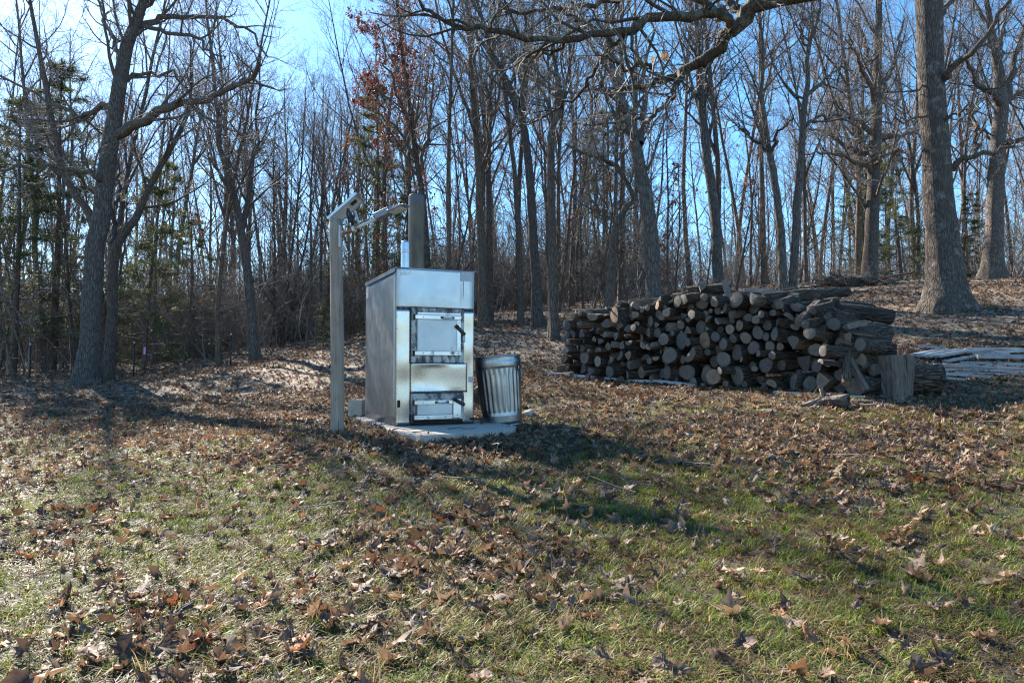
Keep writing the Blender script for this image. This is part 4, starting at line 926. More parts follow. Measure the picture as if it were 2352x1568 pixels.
def slab():
    rng = np.random.default_rng(8); bm = bmesh.new(); ca, sa = math.cos(R(26)), math.sin(R(26))
    pts = [(-.0, -1.14), (.45, -1.12), (1.02, -.95), (1.25, -.55), (1.3, .1), (1.3, 1.75), (-.12, 1.75), (-.14, .3), (-.17, -.25), (-.12, -.75)]
    pl = []
    for i, (x, y) in enumerate(pts):
        x2, y2 = pts[(i + 1) % len(pts)]
        for t in np.linspace(0, 1, 5)[:-1]: pl.append((x + (x2 - x) * t + rng.normal(0, .006), y + (y2 - y) * t + rng.normal(0, .006)))
    vs = [bm.verts.new((x, y, 0)) for x, y in pl]; f = bm.faces.new(vs)
    r = bmesh.ops.extrude_face_region(bm, geom=[f]); 
    for v in [g for g in r['geom'] if isinstance(g, bmesh.types.BMVert)]: v.co.z = -.16
    bmesh.ops.bevel(bm, geom=[e for e in bm.edges if all(abs(v.co.z) < 1e-5 for v in e.verts)], offset=.012, segments=2, affect='EDGES')
    o = bm_obj('concrete_slab', bm, MAT['concrete'], None, loc=(-1.30, 7.77, -.002), rot=(0, 0, R(24))); tag(o, 'weathered concrete slab with broken edge under the steel furnace', 'slab')
slab()

# ---------------------------------------------------------------- post, solar panel, lamp
def post():
    b = at(775, 997, 7.25); t = at(770, 503, 7.25); base = np.array([b[0], b[1], g1(b[0], b[1])]); t = t - base
    rng = np.random.default_rng(4); n = 22; k = 16; P = np.linspace([0, 0, -.3], t, n); P[:, 0] += .012 * np.sin(np.linspace(0, 3, n)); a = np.arange(k) / k * 2 * np.pi
    sq = 1 / np.maximum(np.abs(np.cos(a + .35)), np.abs(np.sin(a + .35))) ** .55      # rounded square
    V = np.array([[P[i] + np.array([np.cos(x), np.sin(x), 0]) * (.061 - .006 * i / n) * s * (1 + rng.normal(0, .012)) for x, s in zip(a, sq)] for i in range(n)]).reshape(-1, 3)
    idx = np.arange(n * k).reshape(n, k); q = np.stack([idx[:-1], np.roll(idx, -1, 1)[:-1], np.roll(idx, -1, 1)[1:], idx[1:]], -1).reshape(-1, 4)
    o = link('wooden_post', mesh_np('wooden_post', V, [q, idx[-1][None]], MAT['post_wood'], True), None, tuple(base)); tag(o, 'weathered grey wooden post left of the furnace carrying a lamp', 'post')
    return base + t
PT = post()
def solar():
    A = at(753, 504, 7.25); ax = at(820, 445, 7.23) - A; bx = at(839, 462, 7.53) - at(820, 445, 7.23); bx = bx - ax * (bx @ ax) / (ax @ ax); a1, b1 = unit(ax), unit(bx); n = unit(np.cross(a1, b1))
    la, lb = np.linalg.norm(ax), np.linalg.norm(bx)
    if n[2] < 0: n = -n
    M4 = Matrix(((a1[0], b1[0], n[0], A[0]), (a1[1], b1[1], n[1], A[1]), (a1[2], b1[2], n[2], A[2]), (0, 0, 0, 1)))
    o = empty('solar_panel', (0, 0, 0)); o.matrix_world = M4; tag(o, 'small tilted solar panel with aluminium rim on top of the post', 'solar panel')
    T = .028
    for nm, d in (('rim', (0, la, 0, .012, 0, T)), ('rim', (0, la, lb - .012, lb, 0, T)), ('rim', (0, .012, .0125, lb - .0125, 0, T)), ('rim', (la - .012, la, .0125, lb - .0125, 0, T))): box(nm, d, MAT['alu'], o, .0015)
    box('glass', (.012, la - .012, .012, lb - .012, T - .006, T - .001), MAT['cell'], o, 0); box('backsheet', (.0125, la - .0125, .0125, lb - .0125, .012, T - .0065), MAT['backsheet'], o, 0)
    box('junction_box', (la * .68, la * .86, lb * .35, lb * .52, -.008, .0115), MAT['black'], o, .003)
    Mi = M4.inverted(); L = lambda p: np.array(Mi @ Vector(p))
    # coiled cable hanging below the panel and the strut to the lamp arm
    rng = np.random.default_rng(2); p0, p1 = at(800, 481, 7.22), at(812, 514, 7.16)
    for i in range(7):
        off = rng.normal(0, .012, 3); m_ = (p0 + p1) / 2 + off * 1.5; tube_obj('cable', catmull(np.array([L(p0 + off * .4), L(m_), L(p1 + off), L((p0 + p1) / 2 - off), L(p0 + off * .5)]), 14), .009, MAT['black'], o, 5)
    tube_obj('cable', catmull(np.array([L(at(826, 468, 7.35)), L(at(828, 485, 7.3)), L(at(834, 500, 7.25)), L(at(829, 516, 7.2))]), 10), .003, MAT['black'], o, 5)
    tube_obj('strut', np.array([L(at(815, 484, 7.32)), L(at(825, 515, 7.25))]), .014, MAT['white_paint'], o, 8)
    box('bracket', (.0, .06, lb * .4, lb * .7, -.055, -.001), MAT['alu'], o, .003)
solar()
def lamp():
    b = at(783, 540, 7.22); e = at(861, 504, 7.05); d = unit(e - b); q = Vector(d).to_track_quat('Z', 'Y')
    o = empty('street_light', tuple(b)); o.rotation_mode = 'QUATERNION'; o.rotation_quaternion = q; tag(o, 'solar street lamp with rusty white arm reaching right from the post', 'street light')
    Lg = np.linalg.norm(e - b); Mi = (Matrix.Translation(Vector(b)) @ q.to_matrix().to_4x4()).inverted(); L = lambda p: np.array(Mi @ Vector(p))
    tube_obj('arm', np.array([[0, 0, -.03], [0, 0, Lg * .5], [0, 0, Lg + .06]]), .017, MAT['rust_tube'], o, 14)
    p = box('wall_plate', (-.012, .004, -.035, .035, -.13, .10), MAT['white_paint'], o, .002); Rm = q.to_matrix().transposed(); p.matrix_local = Matrix.Translation(L(b + np.array([-.005, 0, 0]))) @ Rm.to_4x4()
    upw = Rm @ Vector((0, 0, 1)); upw = unit(np.array([upw[0], upw[1], 0])); sd = np.array([-upw[1], upw[0], 0])
    def fbox(name, z0, z1, h0, h1, w_, mat, parent=o, bev=.004):
        bm = box_bm(h0, h1, -w_ / 2, w_ / 2, z0, z1, bev=bev); bm.transform(Matrix(((upw[0], sd[0], 0, 0), (upw[1], sd[1], 0, 0), (0, 0, 1, 0), (0, 0, 0, 1)))); return bm_obj(name, bm, mat, parent)
    hb = fbox('driver_box', Lg + .03, Lg + .20, -.02, .048, .10, MAT['grey_plastic']); hd = fbox('lamp_head', Lg + .195, Lg + .37, -.016, .010, .15, MAT['grey_plastic'])
    fbox('lamp_tip', Lg + .368, Lg + .40, -.010, .004, .13, MAT['grey_plastic'])
    for i in range(8): fbox('fin', Lg + .215 + i * .019, Lg + .219 + i * .019, .0105, .036 - i * .002, .14, MAT['grey_plastic'], hd, 0)
    fbox('lens', Lg + .21, Lg + .36, -.021, -.0165, .12, MAT['lens'], hd, .002); fbox('clamp', .16, .19, -.026, .026, .055, MAT['white_paint'])
    for k in (0, 1): tube_obj('wire', catmull(np.array([[0, 0, 0]]) + np.array([upw * .021 + np.array([0, 0, .19]), upw * (.034 + .006 * k) + np.array([0, 0, .28]), upw * .03 + np.array([0, 0, Lg + .035])]), 10), .0035, MAT['white_paint' if k else 'black'], o, 5)
lamp()

# ---------------------------------------------------------------- dustbin, block, stump, stub
def dustbin():
    x, y = at(1155, 957, 8.45)[:2]; o = empty('dustbin', (x, y, g1(x, y) + .0)); o.rotation_euler = (R(-2), R(-4.5), .3); o.scale = (1, 1, 1.13); tag(o, 'dented galvanised steel dustbin leaning left beside the furnace', 'dustbin')
    r0, r1, H = .236, .276, .735
    z = np.concatenate([[0, .01, .03, .045, .06, .075, .09, .105, .12], np.linspace(.15, .575, 14), [.60, .62, .635, .65, .665, .68, .70, .715, .735]])
    bead = np.zeros(len(z)); bead[[3, 5, 7]] = .007; bead[[-7, -5]] = .008
    r = r0 + (r1 - r0) * z / H + bead
    rib = lambda a, zz: np.where((zz > .14) & (zz < .585), 1, 0) * .018 * np.sign(np.cos(26 * a)) * np.abs(np.cos(26 * a)) ** .6 * np.clip((zz - .13) / .04, 0, 1) * np.clip((.60 - zz) / .04, 0, 1) + .012 * np.sin(2 * a + 1) * (zz / H)
    prof = [(.001, 0.004)] + list(zip(r, z)); lathe('can_body', prof, 208, MAT['galv'], o, rib)
    lathe('rim', [(r1 - .004, H - .012), (r1 + .009, H - .012), (r1 + .013, H - .002), (r1 + .009, H + .008), (r1, H + .011), (r1 - .006, H + .004), (r1 - .006, H - .05)], 48, MAT['galv'], o, lambda a, zz: .012 * np.sin(2 * a + 1) + zz * 0)
    lathe('base_ring', [(r0 + .001, -.012), (r0 + .007, -.01), (r0 + .007, .012), (r0 + .002, .016)], 48, MAT['galv'], o)
    for an in (-.55, -.55 + math.pi):
        c = np.array([math.cos(an), math.sin(an), 0]); t = np.array([-c[1], c[0], 0]); rr = r1 + .008
        h = tube_obj('handle', np.array([c * rr + t * .05 + [0, 0, .60], c * (rr + .02) + t * .055 + [0, 0, .55], c * (rr + .02) + t * .04 + [0, 0, .52], c * (rr + .02) - t * .04 + [0, 0, .52], c * (rr + .02) - t * .055 + [0, 0, .55], c * rr - t * .05 + [0, 0, .60]]), .0045, MAT['galv'], o, 6)
        lug = box('handle_lug', (-.004, .006, -.07, .07, -.018, .018), MAT['galv'], o, .003, tuple(c * (rr - .012) + [0, 0, .605]), (0, 0, an))
dustbin()
def block():
    p = at(822, 958, 9.6); o = empty('concrete_block', (p[0], p[1], g1(p[0], p[1]) - .02), R(-12)); tag(o, 'grey concrete block on the ground behind the furnace\'s left side', 'concrete block')
    box('front_shell', (-.10, .10, -.10, -.065, 0, .27), MAT['concrete'], o, .006); box('back_shell', (-.10, .10, .165, .20, 0, .27), MAT['concrete'], o, .006)
    for x0 in (-.10, -.018, .065): box('web', (x0, x0 + .035, -.0648, .1648, .001, .268), MAT['concrete'], o, .004)
block()
def rough_lump(name, loc, size, mat, label, cat, seed, parent=None, rz=0, sub=3):
    rng = np.random.default_rng(seed); bm = bmesh.new(); bmesh.ops.create_icosphere(bm, subdivisions=sub, radius=1)
    off = rng.uniform(0, 50)
    for v in bm.verts:
        c = v.co; nn = vnoise(c.x * 2 + off, c.y * 2 + c.z * 1.7, .8)[()] * .5 + vnoise(c.x * 5 + off, c.z * 5 + c.y * 4, .7)[()] * .35
        v.co = Vector((c.x * size[0], c.y * size[1], c.z * size[2])) * (.65 + nn)
    o = bm_obj(name, bm, mat, parent, True, loc, (0, 0, rz)); 
    if label: tag(o, label, cat)
    return o
p = at(1126, 806, 10.2); rough_lump('tree_stump', (p[0], 10.2, g1(p[0], 10.2) + .12), (.24, .2, .20), MAT['log_bark'], 'low rotten stump behind the dustbin', 'stump', 3)
rough_lump('wood_chunk', (p[0] + .08, 10.2, g1(p[0], 10.2) + .32), (.10, .09, .13), MAT['split_wood'], 'grey wood chunk standing on the stump behind the dustbin', 'wood chunk', 5)
p = ghit(1206, 958); rough_lump('field_stone', (p[0] + .05, p[1] + .1, p[2] + .03), (.09, .07, .06), MAT['concrete'], 'grey stone against the right foot of the dustbin', 'stone', 7)
b = at(1107, 976, 8.1); o = empty('iron_stub', (b[0], b[1], g1(b[0], b[1]))); tag(o, 'short black iron pipe elbow between furnace and dustbin', 'pipe')
tube_obj('upright', np.array([[0, 0, -.05], [0, 0, .13]]), .018, MAT['iron_dark'], o, 10); tube_obj('cross_piece', np.array([[-.14, .02, .115], [.03, -.004, .115]]), .012, MAT['iron_dark'], o, 8)
for i, (pts, lab) in enumerate([([(903, 985), (918, 983), (940, 986), (962, 985)], 'dark twig lying on the slab at the furnace corner'), ([(947, 992), (970, 990), (985, 991), (1000, 990)], 'forked dry twig lying mid slab'), ([(1028, 984), (1052, 982), (1070, 984), (1095, 981)], 'thin dry twig on the shaded half of the slab')]):
    P = []
    for u, v in pts: d = ray(u, v); t = (.009 - EYE) / d[2]; P.append(np.array([0, 0, EYE]) + d * t)
    P = np.array(P); rng = np.random.default_rng(i); C = catmull(P, 9); C[:, 2] = .006 + np.abs(rng.normal(0, .004, 9)); b0 = C[0].copy()
    o = tube_obj('fallen_twig', C - b0, np.linspace(.007, .003, 9), MAT['twig'], None, 6); o.location = tuple(b0); tag(o, lab, 'twig')

# ---------------------------------------------------------------- log pile
def log_proto(seed, kind):
    rng = np.random.default_rng(seed); k = 18; a = np.arange(k) / k * 2 * np.pi
    if kind == 'round': r = 1 + .10 * np.sin(2 * a + rng.uniform(0, 6)) + .06 * np.sin(3 * a + rng.uniform(0, 6)) + rng.normal(0, .045, k); sec = np.stack([np.cos(a) * r, np.sin(a) * r], 1); barkf = np.ones(k, bool)
    elif kind == 'half':
        t = np.linspace(0, np.pi, 11); sec = np.vstack([np.stack([np.cos(t), np.sin(t) * rng.uniform(.75, 1) - .35], 1), np.stack([np.linspace(-.8, .8, 7), rng.normal(-.36, .03, 7)], 1)]); barkf = np.array([True] * 10 + [False] * 8)
    else:
        an = rng.uniform(1.2, 1.7); t = np.linspace(-an / 2, an / 2, 8); arc = np.stack([np.cos(t) * 1.5, np.sin(t) * 1.5], 1)
        l1 = np.linspace(arc[-1], [0, 0], 6)[1:]; l2 = np.linspace([0, 0], arc[0], 7)[1:-1]; sec = np.vstack([arc, l1, l2]); sec += rng.normal(0, .02, sec.shape); sec -= sec.mean(0); barkf = np.array([True] * 7 + [False] * 11)
    k = len(sec); n = 7; zs = np.linspace(0, 1, n); V = []
    bendx, bendy = rng.normal(0, .08, 2)
    for i, z in enumerate(zs):
        s = 1 + (.02 * rng.normal() if kind == 'round' else .01 * rng.normal()); tw = .0
        j = rng.normal(0, .05, (k, 2)); j[~np.append(barkf[:-1], False)] *= 1.1
        pt = sec * s * (1.0 - .06 * z) + (0 if i == 0 else j) + np.array([bendx, bendy]) * math.sin(z * math.pi)
        V.append(np.column_stack([pt, np.full(k, z)]))
    V = np.vstack(V); idx = np.arange(n * k).reshape(n, k)
    q = np.stack([idx[:-1], np.roll(idx, -1, 1)[:-1], np.roll(idx, -1, 1)[1:], idx[1:]], -1); mi = np.tile(np.where(barkf, 0, 1), (n - 1, 1)).ravel(); q = q.reshape(-1, 4)[:, ::-1]
    c1 = len(V); V2 = np.vstack([V, [[sec[:, 0].mean() * .94, sec[:, 1].mean() * .94, 1.0]]]); i = np.arange(k)
    cap = np.stack([idx[-1], np.roll(idx[-1], -1), np.full(k, c1)], 1)
    me = mesh_np('log', V2, [q, cap], MAT['log_bark'], kind == 'round'); me.materials.append(MAT['split_wood']); me.materials.append(MAT['cut'])
    me.polygons.foreach_set('material_index', np.concatenate([mi, np.full(k, 2)]).astype(np.int32)); me.update()
    cf = np.vstack([[[sec[:, 0].mean(), sec[:, 1].mean(), -.012]], np.column_stack([sec * .55, np.full(k, -.010) + rng.normal(0, .003, k)]), np.column_stack([sec, np.zeros(k)])]); j = (i + 1) % k
    f1 = np.stack([np.zeros(k, int), 1 + j, 1 + i], 1); f2 = np.stack([1 + i, 1 + j, 1 + k + j, 1 + k + i], 1)
    return me, mesh_np('cut_face', cf, [f1, f2], MAT['cut'], True)
LOGP = {'round': [log_proto(i, 'round') for i in range(14)], 'half': [log_proto(20 + i, 'half') for i in range(5)], 'wedge': [log_proto(30 + i, 'wedge') for i in range(6)]}
def put_log(p, axis, r, L, kind, rng, label, roll=None, face=False):
    if face:        # turn the split face (or a wedge's ridge) to the yard
        l_ = Vector(unit(np.asarray(axis, float))).to_track_quat('Z', 'Y').inverted() @ Vector((-.15, -1, 0)); roll = math.atan2(l_.y, l_.x) + (math.pi / 2 if kind == 'half' else math.pi * 1.12)
    me, cf = LOGP[kind][rng.integers(len(LOGP[kind]))]; q = Vector(unit(np.asarray(axis, float))).to_track_quat('Z', 'Y') @ Euler((0, 0, rng.uniform(0, 6.28) if roll is None else roll)).to_quaternion()
    o = link('firewood_log', me, None, tuple(p)); o.rotation_mode = 'QUATERNION'; o.rotation_quaternion = q; o.scale = (r, r * rng.uniform(.9, 1.08), L)
    tag(o, label, 'log', 'logs of the firewood pile'); link('cut_face', cf, o); return o
PO = np.array([.85, 12.5]); PE = np.array([.70, -.714]); PD = np.array([.714, .70])
def plane_hit(u, v):
    d = ray(u, v); nrm = np.array([PD[0], PD[1], 0]); t = (nrm @ (np.array([PO[0], PO[1], 0]))) / (nrm @ d); p = np.array([0, 0, EYE]) + d * t
    return (p[:2] - PO) @ PE, p[2], t
Z4 = [(160,1090,50),(245,1095,50),(390,1100,75),(520,1125,62),(650,1140,58),(760,1130,65),(905,1175,55),(1050,1140,70),(1160,1150,45),(1285,1155,55),(1400,1140,75),(1590,1135,90),(1790,1160,92),(1960,1190,85),(2190,1180,95),
 (200,980,45),(345,950,50),(480,975,60),(600,1010,60),(675,1030,40),(750,990,50),(815,1040,40),(980,940,65),(1085,965,70),(1175,1005,55),(1290,980,50),(1335,925,40),(1460,945,85),(1710,945,100),(1890,1010,70),(2030,985,85),(2190,910,80),(2320,1070,50),
 (300,790,40),(360,850,35),(500,790,45),(560,760,45),(610,880,60),(690,840,55),(760,820,50),(840,830,60),(960,800,60),(1130,830,60),(1215,850,60),(1355,760,70),(1535,770,95),(1825,765,90),(1940,880,55),(2060,815,60),(2150,750,50),(2240,820,45),
 (340,600,40),(420,700,55),(560,650,50),(670,580,65),(810,480,85),(760,620,45),(860,600,50),(690,710,45),(920,720,55),(930,500,50),(1075,630,40),(1160,680,60),(1025,480,50),(1110,420,45),(1180,400,40),(1290,370,50),(1360,385,50),(1440,460,50),(1350,510,45),(1640,660,60),(1700,480,55),(1860,640,35),(1860,430,45),(1800,470,45),(2060,410,60),(2150,410,42),(2110,545,35),(2220,600,55),(2080,640,55),(1500,590,55),(1980,560,50),(1230,590,40),(1540,480,45),(1960,430,40)]
Z5 = [(25,920,48),(195,950,52),(320,930,72),(490,950,72),(640,930,80),(130,790,68),(250,790,48),(420,770,92),(580,800,50),(20,640,50),(390,590,72),(550,505,60),(215,525,50),(570,660,55),(240,630,32),(225,420,42),(330,370,48),(310,455,28),(210,345,36),(280,300,40),(560,325,35),(520,375,33),(130,360,28),(60,400,40),(130,550,42),(150,630,45),(640,600,50),(690,700,40),(470,420,40),(400,470,40),(640,470,45),(650,380,45)]
TOPPX = [(1288,800),(1300,745),(1322,712),(1400,702),(1430,692),(1520,688),(1600,675),(1640,682),(1700,672),(1740,674),(1800,690),(1860,705),(1900,715),(1950,745),(1985,790)]
COURSE = ['bottom', 'second', 'third', 'fourth', 'fifth', 'sixth', 'top', 'uppermost']
def pile():
    rng = np.random.default_rng(91); circ = []
    px = [(1254.4 + x * .2, 627.2 + y * .2, r * .2) for x, y, r in Z4] + [(1724.8 + x * .2667, 627.2 + y * .2667, r * .2667) for x, y, r in Z5]
    for u, v, r in px:
        s, z, t = plane_hit(u, v); circ.append([s, z, r / F * t * 1.08, True])
    circ.sort(key=lambda c: -c[2]); keep = []
    def free(s, z): return min([math.hypot(s - c[0], z - c[1]) - c[2] for c in keep], default=9)
    for s, z, r, _ in circ:
        f = free(s, z); r = min(r, f * 1.06)
        if r > .035: keep.append([s, z, r, True])
    tp = np.array([plane_hit(u, v)[:2] for u, v in TOPPX]); top = lambda s: np.interp(s, tp[:, 0], tp[:, 1]); gr = lambda s: g1(*(PO + PE * s))
    s0, s1 = tp[0, 0] - .05, 5.15; nf = 0
    for rmin in (.085, .06, .042, .03):
        for _ in range(2600):
            s = rng.uniform(s0, s1); lo = gr(s); hi = top(s)
            if hi - lo < .1: continue
            z = rng.uniform(lo + .02, hi); f = free(s, z) * 1.05; r = min(f, z - lo + .02, hi - z + .02, .125)
            if r > rmin and len(keep) < 205: keep.append([s, z, r, False])
    rec = []
    for s, z, r, tr in keep:
        yaw = R(44 - 8) + rng.normal(0, R(13)); ax = np.array([math.cos(yaw), math.sin(yaw), rng.normal(0, .09)]); off = rng.normal(0, .085)
        p = PO + PE * s + PD * off; sp = np.interp(s, [0, 1.4, 2.0, 2.6, 6], [.85, .82, .6, .36, .3])
        kind = 'round' if rng.random() > sp else ('half' if rng.random() < .45 else 'wedge'); rec.append([s, z - gr(s), np.array([p[0], p[1], z]), ax, r, rng.uniform(.42, .6), kind, 'front'])
    # second row, reaching a little higher, seen above the front row
    row = []
    for _ in range(5000):
        s = rng.uniform(s0 + .1, 5.2); lo, hi = gr(s) + .1, top(s) + .05 + .05 * math.sin(s * 5)
        if hi < lo + .1: continue
        z = rng.uniform(lo, hi); f = min([math.hypot(s - c[0], z - c[1]) - c[2] for c in row], default=9); r = min(f, hi - z + .04, .15)
        if r > .075 and len(row) < 62: row.append((s, z, r))
    for s, z, r in row:
        yaw = R(40) + rng.normal(0, R(14)); p = PO + PE * s + PD * (.62 + rng.normal(0, .05)); rec.append([s, z - gr(s), np.array([p[0], p[1], z]), np.array([math.cos(yaw), math.sin(yaw), rng.normal(0, .08)]), r, rng.uniform(.45, .7), 'round' if rng.random() < .7 else 'half', 'back'])
    cnt = {}; rec.sort(key=lambda r_: r_[0])
    for s, h, p, ax, r, L, kind, row_ in rec:
        c = min(int(h / .2), 7); key = (c, row_, s > 2.7); cnt[key] = cnt.get(key, 0) + 1; n = cnt[key]; num = ORD[n - 1] if n <= 12 else f'{n}th'
        size = 'large' if r > .13 else 'small' if r < .07 else 'medium'
        kd = {'round': 'round log', 'half': 'half-split log', 'wedge': 'split wedge'}[kind]; half = 'right' if s > 2.7 else 'left'
        lab = f'{size} {kd}, {num} from left in {COURSE[c]} course of pile\'s {half} half' if row_ == 'front' else f'{kd} behind the front row, {num} from left at {COURSE[c]} course, {half} half'
        put_log(p, ax, r, L, kind, rng, lab)
    # loose logs thrown on top and down the right end: (u, v, Y, yaw, pitch, r, L, kind, label)
    T = [(1322, 722, 12.3, 8, 2, .085, .75, 'round', 'pale ended log lying across the left top corner of the pile'), (1445, 699, 11.6, -6, 4, .09, .8, 'half', 'long flat split log on top of the pile left of centre'),
         (1515, 690, 11.0, 6, 6, .10, .8, 'half', 'furrowed half log on the pile top near the thick trunk'), (1570, 688, 10.6, 18, 8, .09, .8, 'round', 'dark furrowed log lying lengthwise on the pile top'),
         (1617, 682, 10.3, 40, 3, .065, .6, 'round', 'small pale round end poking up on the pile top'), (1640, 694, 10.2, 20, 10, .085, .8, 'round', 'sloping log on the pile top right of the pale round end'),
         (1677, 690, 10.2, 100, 62, .06, .35, 'wedge', 'dark upright splinter on the top of the pile'), (1690, 686, 10.2, 12, 6, .085, .8, 'half', 'pale sawn half log on the top ridge'), (1730, 690, 10.0, 16, 2, .06, .8, 'round', 'slim pale branch log along the top ridge'),
         (1752, 688, 9.8, 10, 7, .085, .75, 'round', 'silver grey branch log below the ridge'), (1790, 700, 9.5, 42, 14, .065, .6, 'round', 'round log with dark end tilted up near the ridge'), (1800, 676, 10.6, 18, 5, .09, .7, 'half', 'bark slab lying high at the back of the ridge'),
         (1845, 683, 10.4, 12, 8, .08, .8, 'half', 'long rough bark slab at the right top back'), (1830, 702, 9.6, 22, 8, .055, .75, 'round', 'thin round log laid beside the tilted one'), (1836, 740, 9.1, 48, 22, .07, .8, 'round', 'pale branch log standing steeply against the pile'),
         (1876, 700, 10.2, 5, -4, .09, .85, 'round', 'log with mossy bark on the right shoulder of the pile'), (1915, 712, 9.9, -8, -8, .10, .8, 'round', 'grey smooth log sloping down the right shoulder'), (1985, 723, 9.9, 200, -4, .08, .7, 'round', 'log with pale oval end facing right on the shoulder'),
         (1962, 745, 9.4, 205, -8, .10, .62, 'half', 'thick split log whose cut end faces right'), (1850, 745, 9.0, 38, 8, .06, .55, 'round', 'grey ended log jutting out below the steep branch log'), (1860, 765, 8.95, 36, -6, .085, .6, 'round', 'dark ended log jutting out near the right end'),
         (1890, 805, 8.75, 20, -3, .07, .7, 'round', 'long pale log lying sideways near the right end'), (1885, 830, 8.75, 14, -6, .06, .7, 'half', 'ragged dark bark slab lying under the long pale log'), (1935, 800, 9.0, 85, 70, .05, .55, 'round', 'short upright stick log in the right hollow'),
         (1998, 775, 9.4, 185, 12, .12, .7, 'half', 'broad bark slab resting on the right slope'), (2040, 790, 9.5, 170, 5, .13, .6, 'round', 'dark mossy log on the right slope'), (2060, 815, 9.5, 150, 0, .14, .6, 'round', 'thick shaded log low on the right slope'), (2015, 820, 9.1, 190, 20, .07, .6, 'half', 'small split piece with orange end on the right slope'),
         (2075, 845, 9.4, 120, 0, .15, .5, 'round', 'shaded log behind the upright split stump'), (1945, 882, 8.55, 62, 48, .055, .55, 'round', 'pale stick log leaning against the right foot of the pile'), (1990, 895, 8.6, 105, 55, .04, .62, 'wedge', 'thin grey splinter leaning beside the upright stump'),
         (1975, 890, 8.75, 30, 5, .09, .5, 'round', 'round log in the gap behind the leaning stick'), (2000, 850, 8.9, 40, 10, .08, .5, 'half', 'grey half log above the leaning splinter'), (1960, 850, 8.95, 35, 4, .085, .5, 'round', 'shaded round log left of the leaning splinter'), (1930, 770, 9.3, 30, -10, .09, .6, 'round', 'shaded log in the right hollow of the pile')]
    for u, v, Y, yaw, pit, r, L, kind, lab in T:
        p = at(u, v, Y); put_log(p, (math.cos(R(yaw)) * math.cos(R(pit)), math.sin(R(yaw)) * math.cos(R(pit)), math.sin(R(pit))), r, L, kind, rng, lab)
    for i in range(8):
        s = 1.9 + 2.5 * (i + rng.random()) / 8; dd = rng.uniform(.15, .9); p = PO + PE * s + PD * dd; yaw = R(rng.uniform(-40, 75)); L_ = rng.uniform(.45, .85); r_ = rng.uniform(.045, .09); ax = np.array([math.cos(yaw), math.sin(yaw), rng.normal(0, .12)])
        c = np.array([p[0], p[1], top(s) + r_ + rng.uniform(-.05, .04)]) - unit(ax) * L_ / 2; put_log(c, ax, r_, L_, ['round', 'half', 'wedge', 'round'][i % 4], rng, f'loose log thrown on the pile top, {ORD[i] if i < 12 else str(i + 1) + "th"} from the left')
    # upright split stump and the big bark round at the right foot
    p = at(2046, 905, 8.75); z = g1(p[0], p[1]); put_log((p[0], p[1], z + .54), (.06, -.03, -1), .125, .55, 'wedge', rng, 'wide upright split stump standing at the right end of the pile', face=True)
    p = at(2088, 905, 8.95); put_log((p[0] - .02, p[1], g1(p[0], p[1]) + .53), (-.05, .02, -1), .085, .52, 'wedge', rng, 'narrow upright split piece beside the wide upright stump', face=True)
    p = at(2080, 850, 9.2); put_log((p[0] - .02, p[1], g1(p[0], p[1]) + .19), (1, -.12, 0), .205, .42, 'round', rng, 'big rough barked round lying at the far right end of the pile')
pile()

# ---------------------------------------------------------------- planks, debris
def plank(px0, px1, wd, th, mat, label, lift=0.0, Yoff=0.0):
    a, b = ghit(*px0), ghit(*px1); a = a + [0, Yoff, lift]; b = b + [0, Yoff, lift]; L = np.linalg.norm(b - a); d = unit(b - a)
    o = link('plank', None, None); o_bm = box_bm(0, L, -wd / 2, wd / 2, -th * .5, th, bev=.003)
    me = bpy.data.meshes.new('plank'); bmesh.ops.subdivide_edges(o_bm, edges=[e for e in o_bm.edges if e.calc_length() > L * .8], cuts=4)
    rng = np.random.default_rng(int(px0[0] * 7 + px0[1])); by = rng.normal(0, .012); bz = abs(rng.normal(0, .01))
    for v in o_bm.verts: f = math.sin(math.pi * v.co.x / L); v.co.y += by * f; v.co.z += bz * f
    o_bm.to_mesh(me); o_bm.free(); me.materials.append(MAT[mat]); bpy.data.objects.remove(o)
    q = Vector(d).to_track_quat('X', 'Z'); o = link('plank', me, None, tuple(a)); o.rotation_mode = 'QUATERNION'; o.rotation_quaternion = q; tag(o, label, 'plank', 'weathered planks on the ground'); return o
plank((1262, 858), (1420, 872), .10, .03, 'plank', 'bleached plank sticking out under the left foot of the log pile')
plank((1440, 877), (1600, 888), .08, .03, 'plank', 'bleached plank under the front of the pile left of centre')
plank((1780, 903), (1990, 915), .10, .03, 'plank', 'grey plank half buried before the right foot of the pile')
plank((2190, 945), (2300, 950), .14, .012, 'plank', 'lone flat grey board lying in the grass at right')
